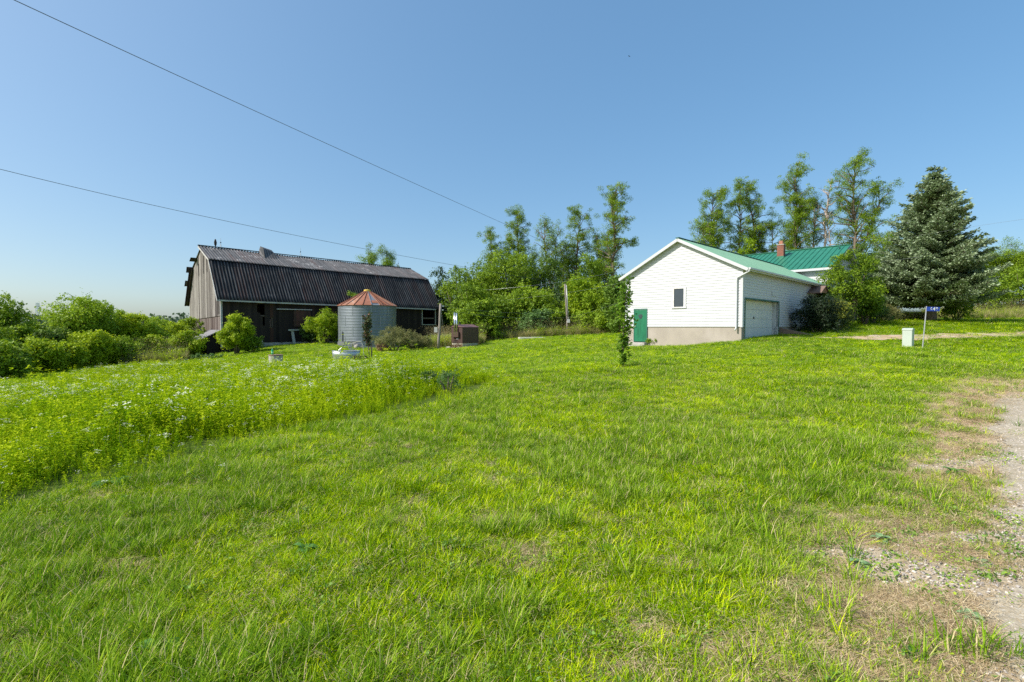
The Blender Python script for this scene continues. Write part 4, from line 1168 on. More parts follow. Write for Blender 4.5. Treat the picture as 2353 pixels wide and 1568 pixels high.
# concrete well ring and bottle
p = gp(633, 26.5); zt_w = EYE - 1.62
t = thing('well_ring', 'round mossy concrete well ring standing in the weeds', 'well ring', (p[0], p[1], p[2]))
hh = zt_w - p[2]
mb = MB(); mb.lathe([(.36, -.1), (.36, hh), (.30, hh), (.30, .05)], n=28, cap=False); mb.build('ring_wall', MAT_CONC, t)
mb = MB(); mb.lathe([(.37, hh), (.37, hh + .05), (.01, hh + .06)], n=28); mb.build('cover', M_plain('rusty_cover', (.24, .15, .11), .2, 5, .9), t)
mb = MB(); mb.lathe([(.05, 0), (.056, .02), (.054, .12), (.058, .2), (.05, .25), (.02, .295), (.017, .31)], n=16)
o = mb.build('bottle', M_plain('green_bottle_plastic', (.02, .42, .16), .1, 4, .15), None, True); o.location = (p[0] - .14, p[1] - .1, zt_w + .06); tag(o, 'green plastic drink bottle standing on the well ring', 'bottle')
mb = MB(); mb.lathe([(.0585, .09), (.0595, .1), (.0595, .16), (.0585, .17)], n=16, cap=False); mb.build('label_band', M_plain('pale_green_band', (.35, .7, .45), .05, 4, .4), o)
mb = MB(); mb.lathe([(.02, .31), (.02, .335), (.002, .336)], n=12); mb.build('cap', MAT_WHITETRIM, o)
# birds
def bird(name, label, loc, s, perched=True, rz=0):
    t = thing(name, label, 'bird', loc, rz)
    mb = MB()
    if perched:
        mb.tube([(0, .0, .02 * s), (0, .03 * s, .2 * s), (0, .0, .5 * s), (0, -.03 * s, .72 * s), (0, -.1 * s, .82 * s), (0, -.22 * s, .8 * s)], [.03 * s, .12 * s, .16 * s, .1 * s, .08 * s, .01 * s], 10)
        mb.tube([(0, .08 * s, .3 * s), (0, .2 * s, .02 * s)], [.08 * s, .03 * s], 8)
    else:
        mb.tube([(0, -.3 * s, 0), (0, -.2 * s, .01), (0, 0, 0), (0, .3 * s, 0)], [.01, .05 * s, .08 * s, .02], 8)
        for sg_ in (-1, 1):
            mb.hull([(0, -.1 * s, .02 * s), (0, .12 * s, .02 * s), (sg_ * .4 * s, .1 * s, .2 * s), (sg_ * .4 * s, -.1 * s, .2 * s), (sg_ * .85 * s, .1 * s, .1 * s)], [(0,1,2,3),(3,2,4)])
    mb.build('body', M_plain('dark_feathers', (.02, .02, .025), .2, 5, .7), t, True)
q = barn.matrix_world if False else None
def bw(x, y, z): return (BC[0] + x * S_.x + y * G_.x, BC[1] + x * S_.y + y * G_.y, EYE + z)
bird('perched_bird', 'large dark bird perched on the left end of the barn ridge', bw(1.1, YM - .1, 8.2), .85, True, .6)
bird('flying_bird', 'tiny dark bird flying high in the sky', tuple(at(1446, 130, 90)), .5, False, .8)
# far transmission tower
pt = at(88, 760, 620); zt2 = at(88, 696, 620).z
t = thing('transmission_tower', 'distant grey lattice transmission tower above the left hedge', 'transmission tower', (pt.x, pt.y, -3))
Hh = zt2 + 3
mb = MB()
for sx_, sy_ in ((-1, -1), (1, -1), (1, 1), (-1, 1)):
    mb.bar((sx_ * 5, sy_ * 5, 0), (sx_ * 1.4, sy_ * 1.4, Hh * .55), .5); mb.bar((sx_ * 1.4, sy_ * 1.4, Hh * .55), (sx_ * 1.0, sy_ * 1.0, Hh), .4)
for i in range(12):
    z0_, z1_ = Hh * i / 12, Hh * (i + 1) / 12
    wd = lambda z: 5 - 3.6 * min(1, z / (Hh * .55)) if z < Hh * .55 else 1.4 - .4 * (z / Hh - .55) / .45
    for k in range(4):
        a_ = [(-1, -1), (1, -1), (1, 1), (-1, 1)][k]; b_ = [(-1, -1), (1, -1), (1, 1), (-1, 1)][(k + 1) % 4]
        w0, w1 = wd(z0_), wd(z1_)
        mb.bar((a_[0] * w0, a_[1] * w0, z0_), (b_[0] * w1, b_[1] * w1, z1_), .28); mb.bar((b_[0] * w0, b_[1] * w0, z0_), (a_[0] * w1, a_[1] * w1, z1_), .28)
MAT_TOWER = M_plain('hazy_steel', (.45, .50, .54), .05, 1, .7)
mb.build('lattice_body', MAT_TOWER, t)
for z_ in (.72, .86):
    mb = MB(); mb.bar((-3, 0, Hh * z_), (3, 0, Hh * z_), .4); mb.build('crossarm', MAT_TOWER, t)

# ------------------------------------------------------------------ vegetation materials
L_LOC = M_leaf('locust_leaves', (.045, .115, .006), (.36, .50, .016), .30)
L_LOCD = M_leaf('dark_locust_leaves', (.03, .08, .01), (.20, .32, .03), .28)
L_BUSH = M_leaf('bush_leaves', (.04, .11, .006), (.38, .52, .014), .30)
L_YEL = M_leaf('yellow_green_leaves', (.13, .25, .004), (.62, .70, .012), .36)
L_BLUE = M_leaf('blue_green_leaves', (.05, .12, .025), (.22, .36, .09), .3)
L_DARK = M_leaf('dark_leaves', (.022, .055, .012), (.08, .15, .025), .25)
L_MAPLE = M_leaf('maple_leaves', (.05, .13, .01), (.26, .44, .025), .36, .5)
L_RED = M_leaf('red_green_leaves', (.05, .06, .02), (.22, .12, .08), .25, extra=[(0, (.035, .06, .02)), (.6, (.09, .13, .04)), (.85, (.20, .10, .07)), (1, (.32, .15, .11))])
L_BRUSH = M_leaf('dry_brush_leaves', (.11, .14, .04), (.36, .33, .13), .3)
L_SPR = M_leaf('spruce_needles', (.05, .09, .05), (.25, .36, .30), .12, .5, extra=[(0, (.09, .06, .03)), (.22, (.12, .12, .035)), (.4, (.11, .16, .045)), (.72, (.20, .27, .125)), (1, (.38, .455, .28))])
L_YEW = M_leaf('yew_needles', (.012, .03, .008), (.05, .085, .02), .12, extra=[(0, (.010, .025, .008)), (.7, (.05, .09, .02)), (.72, (.17, .20, .02)), (1, (.32, .33, .03))])

def trunk_path(rng, p0, H, lean=(0, 0), wob=.25, n=9):
    P = []; ox = oy = 0
    for i in range(n):
        s = i / (n - 1)
        if i: ox += rng.normal() * wob / n * 2; oy += rng.normal() * wob / n * 2
        P.append(Vector((lean[0] * s + ox, lean[1] * s + oy, H * s)))
    return P
def along(P, s):
    k = s * (len(P) - 1); i = min(int(k), len(P) - 2); return P[i].lerp(P[i + 1], k - i)
def locust(label, px, ytop, d, seed, low=.42, spread=1.9, stems=((0, 0, 1.0),), nb=15, leaf=.14, per=125, mat=None, cat='tree', name='locust_tree', dead=False, group=None, barkmat=None, rt=.0, clump=1.0):
    """tall thin tree: bare forked trunks with loose tufts of foliage"""
    rng = np.random.default_rng(seed)
    x = xat(px, d); z0 = gz(x, d); H = at(px, ytop, d).z - z0
    t = thing(name, label, cat, (x, d, z0), 0, group)
    mb = MB(); C = []; Rr = []
    for si, (lx, ly, hs) in enumerate(stems):
        Hs = H * hs
        P = trunk_path(rng, None, Hs, (lx * H, ly * H), .9, 11)
        r0 = (rt or .018 * H ** .9 * .55 + .07) * (1 if si == 0 else .72)
        mb.tube(P, [r0 * (1 - .86 * (i / 10) ** 1.1) for i in range(11)], 8)
        nb_ = int(nb * hs * 2.3)
        for b in range(nb_):
            s = low + (1 - low) * (b + rng.random() * .8) / nb_
            s = min(s, .985)
            st = along(P, s); taper = (1 - (s - low) / (1 - low))
            # crown width swells in the middle and narrows to the tip
            L = .98 * spread * (.34 + .85 * math.sin(math.pi * min(1, .12 + .8 * (1 - s) / (1 - low)))) * rng.uniform(.55, 1.25)
            az = rng.random() * 6.283; el = R(rng.uniform(15, 78))
            dv = Vector((math.cos(az) * math.cos(el), math.sin(az) * math.cos(el), math.sin(el)))
            bp = [st]; q = st.copy()
            for k in range(4):
                dv = (dv + Vector(tuple(rng.normal(size=3) * .22)) + Vector((0, 0, -.04))).normalized(); q = q + dv * (L / 4); bp.append(q.copy())
            rb = r0 * (.25 + .32 * taper)
            mb.tube(bp, [rb, rb * .75, rb * .55, rb * .4, rb * .15], 5)
            if dead:
                for _ in range(2):
                    j = 1 + rng.integers(3); tw = bp[j] + Vector(tuple(rng.normal(size=3) * .5)) + Vector((0, 0, .4)); mb.tube([bp[j], tw], [.02, .006], 4)
                continue
            for k, sc in ((2, .6), (3, .85), (3, .7), (4, 1.0), (4, .8), (4, .6)):
                if rng.random() < .2: continue
                c = bp[k] + Vector(tuple(rng.normal(size=3) * .36)) + Vector((0, 0, .1))
                C.append(tuple(c)); Rr.append(sc * rng.uniform(.40, .74) * clump)
                if rng.random() < .6:
                    tw = c + Vector(tuple(rng.normal(size=3) * .25)); mb.tube([bp[k], tw], [.025, .008], 4)
        # short epicormic growth hugging the trunk
        if not dead:
            for _ in range(int(nb * .6)):
                s = rng.uniform(max(low - .1, .1), .9); c = along(P, s) + Vector(tuple(rng.normal(size=3) * .22)); C.append(tuple(c)); Rr.append(rng.uniform(.25, .42) * clump)
    mb.build('trunk', barkmat or MAT_BARK, t, True)
    if not dead and C:
        C = np.array(C); Rr = np.array(Rr); n = len(C)
        cnt = (per * (Rr / .55) ** 1.6).astype(int) + 6
        idx = np.repeat(np.arange(n), cnt)
        u = rng.normal(size=(len(idx), 3)); u /= np.linalg.norm(u, axis=1)[:, None]
        rad = rng.random(len(idx)) ** .45
        Pp = C[idx] + u * (Rr[idx] * rad)[:, None] * np.array([1.1, 1.1, .78])
        Pp[:, 2] -= np.abs(rng.normal(size=len(idx))) * .3 * Rr[idx]
        ct = rng.random(n) * .5
        tone = np.clip(ct[idx] + rng.random(len(idx)) * .5, 0, 1)
        bias = u * .35 + np.array([0, 0, .75])
        V = leaf_quads(rng, Pp, leaf * rng.uniform(.65, 1.3, len(idx)), bias, .5)
        quads_mesh('crown', V, tone, mat or L_LOC, t)
    return t

def bushy(label, x, y, w, h, seed, mat, name='bush', cat='bush', depth=None, leaf=.12, n=6000, lobes=26, base=.0, group=None, stem=True, lobe=(.13, .30), spiky=.0, tonelo=0.0, z=None, aspect=.6, open_=0.0, drop=0.0, top=1.0):
    """leafy shrub / low tree: leaves on many small lobes spread over an uneven dome"""
    rng = np.random.default_rng(seed)
    z0 = gz(x, y) if z is None else z
    t = thing(name, label, cat, (x, y, z0), 0, group)
    dp = depth or w
    sc = np.array([w / 2, dp / 2, h])
    u = rng.normal(size=(lobes * 3, 3)); u /= np.linalg.norm(u, axis=1)[:, None]
    u = u[u[:, 2] > -.8][:int(lobes * 1.2)]
    lr = rng.uniform(*lobe, len(u))
    rr = rng.uniform(.45, 1.18, len(u)) * (1 - lr * .55)
    Cn = u * rr[:, None]
    Cn[:, 2] = (Cn[:, 2] * .5 * top + .5) * (1 - base) + base
    Cn[:, 2] = np.clip(Cn[:, 2], base + .05, 1.02 - lr * .45)
    C = Cn * sc; s_ = min(w, h * 1.3) * .5
    Rl = lr * s_ * 1.55
    if spiky:
        k = max(4, lobes // 4); a = rng.random(k) * 6.28; rd = rng.random(k) ** .5 * .7
        Ce = np.stack([np.cos(a) * rd * w / 2, np.sin(a) * rd * dp / 2, h * (.95 + spiky * rng.random(k)) - .28 * h * rd ** 2], 1)
        C = np.vstack([C, Ce]); Rl = np.concatenate([Rl, np.full(k, .11 * s_ * 1.4)])
    wt = Rl ** 2; per = 8; nt_ = (n * 1.12 / per * wt / wt.sum()).astype(int) + 1
    ti = np.repeat(np.arange(len(C)), nt_)                      # one entry per leafy twig
    tv = rng.normal(size=(len(ti), 3)); tv[:, 2] += .3; tv /= np.linalg.norm(tv, axis=1)[:, None]
    tl = rng.uniform(.85, 1.32, len(ti)) * (1 + .5 * ((rng.random(len(ti)) > .93) & (tv[:, 2] > .1)))
    idx = np.repeat(ti, per); v = np.repeat(tv, per, 0); tt_ = np.repeat(tl, per)
    f_ = rng.uniform(.45, 1.0, len(idx)) ** .8
    P = C[idx] + v * (Rl[idx] * tt_ * f_)[:, None] * np.array([1, 1, .85]) + rng.normal(size=(len(idx), 3)) * leaf * .45
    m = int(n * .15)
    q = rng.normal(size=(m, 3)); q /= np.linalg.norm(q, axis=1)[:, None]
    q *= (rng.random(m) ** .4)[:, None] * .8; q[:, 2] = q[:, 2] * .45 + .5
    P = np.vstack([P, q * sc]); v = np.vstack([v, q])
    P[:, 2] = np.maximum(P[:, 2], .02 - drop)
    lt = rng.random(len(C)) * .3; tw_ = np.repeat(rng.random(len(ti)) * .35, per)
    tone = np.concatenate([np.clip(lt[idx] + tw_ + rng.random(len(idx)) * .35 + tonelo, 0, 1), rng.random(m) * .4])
    V = leaf_quads(rng, P, leaf * rng.uniform(.6, 1.35, len(P)), v * .55 + np.array([0, 0, .45]), aspect, .8)
    quads_mesh('foliage', V, tone, mat, t)
    if stem:
        mb = MB()
        for k in range(4 + int(w)):
            c = C[rng.integers(len(C))]; b = Vector((c[0] * .12, c[1] * .12, -.1)); e = Vector(tuple(c))
            md_ = b.lerp(e, .5) + Vector((0, 0, .1 * h)); mb.tube([b, md_, e], [.03 + .012 * h, .02 + .008 * h, .012], 5)
        mb.build('stem', MAT_BARK, t, True)
    return t
def bpx(label, px, ytop, ybase, d, w_px, seed, mat, **k):
    x = xat(px, d); zt = at(px, ytop, d).z; z0 = gz(x, d); w = w_px / F * d * 1.12
    return bushy(label, x, d, w, max(.3, zt - z0) * 1.12, seed, mat, **k)

# ------------------------------------------------------------------ blue spruce
rng = np.random.default_rng(12)
sd0 = 40.0; sx0 = xat(2138, sd0); sz0 = gz(sx0, sd0); SH = at(2150, 384, sd0).z - sz0
sp = thing('blue_spruce', 'large broad blue spruce tree behind the number sign', 'spruce tree', (sx0, sd0, sz0))
mb = MB(); mb.tube([(0, 0, -.3), (0, 0, 1), (.05, 0, SH * .5), (0, 0, SH * .985)], [.42, .36, .2, .015], 12)
lean_off = lambda z: (-.25 * (1 - z / SH))
def prof_r(z):
    s = z / SH
    if s < .14: return 3.7
    if s < .38: return 4.75 - .3 * abs(s - .25) / .13
    return max(.12, 4.4 * (1 - (s - .38) / .635) ** .92)
Ps = []; Ts = []; Bs = []; Zs = []; As = []
z = 1.5
lvl = 0
while z < SH * .985:
    r_ = prof_r(z); nb = int(6 + r_ * 1.25)
    a0 = rng.random() * 6.28
    for b in range(nb):
        az = a0 + 6.283 * (b + rng.random() * .7) / nb
        L = r_ * rng.uniform(.66, 1.03); zz = z + rng.uniform(-.16, .16)
        steps = max(3, int(L / .11)); pts = []
        rise0 = .25 if z > SH * .55 else .05
        sag = .34 * (L / 5.0) if z < SH * .6 else .06
        for k in range(steps + 1):
            s = k / steps
            dz = rise0 * L * s - sag * L * math.sin(math.pi * s * .8) * .5 + .10 * L * s * s
            pts.append(Vector((math.cos(az) * L * s, math.sin(az) * L * s, zz + dz)))
        if r_ > 1.2: mb.tube(pts[::3] + [pts[-1]], [.045 * (1 - .8 * i / (len(pts[::3]))) for i in range(len(pts[::3]) + 1)], 4)
        perp = Vector((-math.sin(az), math.cos(az), 0)); fw = Vector((math.cos(az), math.sin(az), 0))
        brown = rng.random() < .26
        for k in range(1, steps + 1):
            s = k / steps
            if s < .22 and L > 2: continue
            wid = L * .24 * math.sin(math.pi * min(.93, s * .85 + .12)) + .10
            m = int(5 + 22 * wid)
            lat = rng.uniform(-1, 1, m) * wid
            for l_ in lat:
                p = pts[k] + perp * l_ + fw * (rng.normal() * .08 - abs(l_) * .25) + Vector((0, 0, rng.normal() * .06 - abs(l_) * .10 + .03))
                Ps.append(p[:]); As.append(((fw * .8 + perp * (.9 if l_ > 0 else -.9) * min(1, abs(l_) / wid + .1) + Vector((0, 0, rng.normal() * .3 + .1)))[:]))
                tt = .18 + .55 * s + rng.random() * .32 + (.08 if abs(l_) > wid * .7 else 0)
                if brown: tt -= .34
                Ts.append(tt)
    z += .27 + .16 * (1 - z / SH) * rng.random() + .09; lvl += 1
mb.build('trunk', MAT_BARK, sp, True)
Ps = np.array(Ps); As = np.array(As); As /= np.linalg.norm(As, axis=1)[:, None]; n = len(Ps)
K = 2
Ps = np.repeat(Ps, K, 0); As = np.repeat(As, K, 0); Ts = np.repeat(np.array(Ts), K); n = len(Ps)
As = As + rng.normal(size=(n, 3)) * .35; As /= np.linalg.norm(As, axis=1)[:, None]
Nn = rng.normal(size=(n, 3)) * .6 + np.array([0, 0, 1.0]); Nn -= As * (Nn * As).sum(1)[:, None]; Nn /= np.linalg.norm(Nn, axis=1)[:, None]
Sd = np.cross(Nn, As); L = rng.uniform(.13, .27, n)[:, None]; Wd = L * .24
V = np.empty((n, 4, 3)); V[:, 0] = Ps; V[:, 1] = Ps + As * L * .5 + Sd * Wd; V[:, 2] = Ps + As * L; V[:, 3] = Ps + As * L * .5 - Sd * Wd
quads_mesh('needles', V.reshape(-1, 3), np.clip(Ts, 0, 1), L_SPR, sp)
print('spruce quads', n)

# ------------------------------------------------------------------ tall locusts
tall = 'tall thin locust trees behind the lawn'
T = [
 ('short locust with a rounded top, leftmost of the tall row right of the barn', 1126, 534, 70, dict(low=.42, spread=1.7, nb=14)),
 ('locust with twisted crown whose tip leans left, second of the tall row', 1192, 493, 71, dict(low=.40, spread=2.0, nb=18, stems=((0, 0, 1), (-.07, 0, .78)))),
 ('dark narrow locust top just right of the twisted one', 1226, 590, 74, dict(low=.5, spread=1.4, nb=9, mat=L_LOCD)),
 ('sparse twin-stemmed locust with bare lower trunks above the bushes', 1262, 512, 68, dict(low=.50, spread=2.0, nb=13, stems=((-.02, 0, 1), (.05, 0, .9)), per=60)),
 ('leafy spire-like locust in the middle gap between barn and garage', 1318, 487, 70, dict(low=.40, spread=2.0, nb=18, stems=((0, 0, 1), (-.05, 0, .7)))),
 ('lower dense locust beside the spire-like one on its right', 1366, 543, 73, dict(low=.42, spread=1.7, nb=13, mat=L_LOCD)),
 ('thin leaning locust stem left of the tallest trunk', 1386, 540, 69, dict(low=.5, spread=1.8, nb=11, per=60)),
 ('tallest locust with a thick bare trunk just left of the garage gable', 1414, 443, 66, dict(low=.40, spread=2.6, nb=24, rt=.30)),
 ('broad leafy locust, leftmost behind the garage roof', 1606, 520, 66, dict(low=.35, spread=2.1, nb=15)),
 ('forked locust with dense tufts behind the garage ridge', 1630, 445, 68, dict(low=.38, spread=2.3, nb=18, stems=((0, 0, 1), (.04, 0, .8)))),
 ('slim locust with a single leafy tip right of the forked one', 1690, 430, 68, dict(low=.40, spread=1.9, nb=17)),
 ('low drooping dark locust behind the wing roof', 1728, 530, 70, dict(low=.4, spread=2.1, nb=12, mat=L_LOCD)),
 ('left-leaning locust with an open flat-topped crown left of the chimney', 1768, 430, 68, dict(low=.36, spread=2.1, nb=18, stems=((-.11, 0, 1), (.03, 0, .72)))),
 ('tall locust with a bare twig at its tip directly above the chimney', 1818, 388, 66, dict(low=.34, spread=2.3, nb=22, stems=((0, 0, 1), (.05, 0, .8)))),
 ('dark leafy locust left of the bare dead tree', 1870, 462, 70, dict(low=.38, spread=2.0, nb=16, mat=L_LOCD)),
 ('tallest right-hand locust with wide spreading crown near the main gable', 1955, 380, 64, dict(low=.32, spread=2.9, nb=25, rt=.28, stems=((0, 0, 1), (.10, 0, .82)))),
 ('small ragged locust between the wide crown and the spruce', 2010, 560, 58, dict(low=.45, spread=2.3, nb=14)),
]
for i, (lab, px, yt, d, kw) in enumerate(T):
    locust(lab, px, yt, d, 100 + i, group=tall, **kw)
locust('bare grey dead tree rising behind the main green roof', 1892, 418, 65, 131, low=.55, spread=1.6, nb=13, stems=((0, 0, 1), (.02, 0, .8)), dead=True, barkmat=MAT_DEADWOOD, name='dead_tree', rt=.24)
locust('left of two locusts on the far right behind the spruce', 2262, 610, 62, 140, low=.22, spread=2.4, nb=18, clump=1.6, group='locusts right of the spruce')
locust('right of two locusts at the right edge of the photo', 2325, 598, 60, 141, low=.2, spread=2.5, nb=20, clump=1.6, group='locusts right of the spruce')
locust('locust at the frame edge above the grassy bank', 2385, 592, 63, 142, low=.2, spread=2.6, nb=18, clump=1.6, group='locusts right of the spruce')
for lab, px, sd_ in (('left of two small tree tops showing above the barn roof', 849, 150), ('right of two small tree tops showing above the barn roof', 893, 151)):
    locust(lab, px, 583, 84, sd_, low=.45, spread=1.7, nb=12, clump=1.35, group='tree tops behind the barn')

# ------------------------------------------------------------------ bushy trees behind the lawn
gB = 'bushy trees between the barn and the garage'
B = [  # label, px, ytop, d, w_px, mat, kw
 ('dark leafy tree showing just past the right end of the barn roof', 1018, 632, 66, 70, L_DARK, dict(n=6500, lobes=30)),
 ('feathery tree with a pale stem right of the barn end', 1058, 628, 62, 88, L_LOC, dict(n=8000, lobes=34, spiky=.05)),
 ('broad tree with domed top under the first tall locust', 1110, 612, 63, 100, L_BUSH, dict(n=9000, lobes=34)),
 ('large rounded tree filling the middle left of the tree line', 1178, 596, 62, 120, L_BUSH, dict(n=12000, lobes=40)),
 ('rounded brownish green tree right of the large one', 1240, 606, 64, 86, L_LOCD, dict(n=8000, lobes=30)),
 ('bright bush tree between brown furnace and tall weeds', 1085, 670, 54, 90, L_LOC, dict(n=9000, lobes=34)),
 ('lower leafy bush directly behind the brown furnace', 1105, 705, 50, 84, L_LOC, dict(n=9000, lobes=34)),
 ('shaded leafy bush between furnace and middle trees', 1166, 690, 55, 96, L_BUSH, dict(n=9000, lobes=36)),
 ('sunlit bush tree in the centre of the tree line', 1222, 662, 56, 92, L_BUSH, dict(n=9500, lobes=36, tonelo=.12)),
 ('blue-green sumac bush left of the conduit pole', 1234, 722, 53, 74, L_BLUE, dict(n=7000, lobes=28)),
 ('small round bush touching the conduit pole on its left', 1274, 712, 53.5, 56, L_BUSH, dict(n=6000, lobes=24)),
 ('deep green tree behind the conduit pole', 1290, 668, 60, 90, L_DARK, dict(n=8000, lobes=30, tonelo=.2)),
 ('vine-covered bright tree just right of the conduit pole', 1338, 655, 56, 82, L_YEL, dict(n=9500, lobes=36, tonelo=-.25)),
 ('tall leafy tree behind the vine-covered one', 1345, 600, 62, 70, L_LOC, dict(n=7000, lobes=28)),
 ('bushy tree with hanging leaves left of the garage', 1392, 662, 54, 84, L_BUSH, dict(n=9000, lobes=34, tonelo=.1)),
 ('low round bush in front of the hanging-leaved tree', 1352, 724, 52, 60, L_BUSH, dict(n=5500, lobes=24, tonelo=.15)),
 ('low spreading bush between round bush and garage', 1400, 728, 50, 66, L_BUSH, dict(n=6000, lobes=24, tonelo=.1)),
 ('dark tree touching the left edge of the garage wall', 1428, 650, 46, 60, L_LOCD, dict(n=7000, lobes=28, tonelo=.15)),
 ('tall dark tree mass behind the large rounded tree', 1160, 588, 74, 110, L_LOCD, dict(n=8000, lobes=32, tonelo=.05)),
 ('dark leafy tree filling behind the spire-like locust', 1305, 606, 74, 86, L_LOCD, dict(n=7000, lobes=30, tonelo=.1)),
 ('dark tree mass behind the tallest bare trunk', 1385, 604, 74, 84, L_LOCD, dict(n=7000, lobes=30, tonelo=.05)),
 ('dark low tree showing between the barn end and leaning pole', 1022, 700, 62, 60, L_DARK, dict(n=5000, lobes=22)),
]
for i, (lab, px, yt, d, wp, mt, kw) in enumerate(B):
    bpx(lab, px, yt, 0, d, wp, 200 + i, mt, name='leafy_tree', cat='tree', leaf=.21, group=gB, **{**kw, 'n': int(kw['n'] * 1.6), 'lobes': kw['lobes'] + 14})
bpx('round leafy tree behind the right skirt of the spruce', 2245, 640, 0, 56, 90, 246, L_LOC, name='leafy_tree', cat='tree', n=9000, lobes=34, leaf=.19)
bpx('leafy tree at the right frame edge behind the bank', 2345, 630, 0, 57, 100, 247, L_LOC, name='leafy_tree', cat='tree', n=9000, lobes=34, leaf=.19)
# trees behind the house, right side
bpx('bright yellow-green tree peeking over the wing roof', 1705, 563, 0, 60, 52, 240, L_YEL, name='leafy_tree', cat='tree', n=5000, leaf=.18, tonelo=-.2)
bpx('dark tree between the main gable and the blue spruce', 1992, 575, 0, 50, 92, 241, L_DARK, name='leafy_tree', cat='tree', n=12000, lobes=40, leaf=.16, tonelo=.25)
bpx('shaded lower tree left of the spruce skirt', 2030, 640, 0, 46, 60, 242, L_LOCD, name='leafy_tree', cat='tree', n=7000, lobes=30, leaf=.14)
bpx('small dark shrub at the foot of the far right locusts', 2340, 700, 0, 58, 60, 243, L_DARK, n=2500, leaf=.14, name='shrub', cat='shrub')
bpx('leafy sapling bush right of the spruce trunk', 2195, 700, 0, 40.5, 60, 244, L_BUSH, n=3500, leaf=.11, name='shrub', cat='shrub')
bpx('grassy yellow shrub left of the spruce trunk', 2035, 706, 0, 40, 58, 245, L_BRUSH, n=5000, leaf=.12, name='shrub', cat='shrub', aspect=.25)

# ------------------------------------------------------------------ shrubs by the house
def hpt(t, w): return (HC[0] + S_.x * t + G_.x * w, HC[1] + S_.y * t + G_.y * w)
x, y = hpt(8.6, -1.5)
yew = bushy('dense dark clipped yew beside the garage opening', x, y, 2.5, 2.35, 301, L_YEW, name='yew_bush', n=16000, leaf=.075, lobes=46, lobe=(.14, .24), tonelo=-.45, z=gz(x, y) - .1)
x, y = hpt(11.0, -2.0)
bushy('rounded yew with yellow-green new growth on its lit side', x, y, 2.2, 2.2, 302, L_YEW, name='yew_bush', n=14000, leaf=.075, lobes=40, lobe=(.14, .24), tonelo=.26, z=gz(x, y) - .1)
x, y = xat(1950, 34.5), 34.5
bushy('tall loose light green shrub hiding the main gable wall', x, y, 3.7, at(1950, 592, 34.5).z - gz(x, y), 303, L_BUSH, name='tall_shrub', cat='shrub', n=17000, leaf=.115, lobes=60, lobe=(.12, .2), tonelo=-.12, spiky=.16)
x, y = xat(1985, 36), 36
bushy('second light green shrub leaning right towards the spruce', x, y, 2.6, at(1985, 650, 36).z - gz(x, y), 304, L_BUSH, name='tall_shrub', cat='shrub', n=9000, leaf=.115, lobes=36, tonelo=-.15)
x, y = xat(1912, 33.6), 33.6
bushy('low dark shrub at the foot of the tall light green shrub', x, y, 2.0, 2.0, 305, L_DARK, name='shrub', cat='shrub', n=6000, leaf=.09, lobes=26)
x, y = xat(2003, 37.5), 37.5
bushy('low dark shrub right of the tall light green shrub', x, y, 3.0, 2.2, 306, L_DARK, name='shrub', cat='shrub', n=7000, leaf=.1, lobes=26, tonelo=.1)
x, y = xat(1884, 32.6), 32.6
bushy('mixed low garden plants between yew and tall shrub', x, y, 1.5, .75, 307, L_BUSH, name='garden_plant', cat='plant', n=2600, leaf=.08, lobes=14, stem=False)
x, y = xat(1902, 32.9), 32.9
bushy('small clump of pink and orange lilies in the flower bed', x, y, .5, .42, 308, M_leaf('lily_petals', (.45, .14, .05), (.75, .32, .22), .3), name='lily_clump', cat='flower', n=110, leaf=.09, lobes=6, stem=True)
x, y = xat(1925, 33.0), 33.0
bushy('low leafy perennials under the tall shrub', x, y, 2.6, .7, 309, L_YEL, name='garden_plant', cat='plant', n=2600, leaf=.08, lobes=14, stem=False, tonelo=-.3)
x, y = xat(1502, 29.2), 29.2
bushy('low weeds growing beside the green door step', x, y, 1.0, .4, 310, L_BUSH, name='weed_clump', cat='weeds', n=1500, leaf=.07, lobes=12, stem=False)

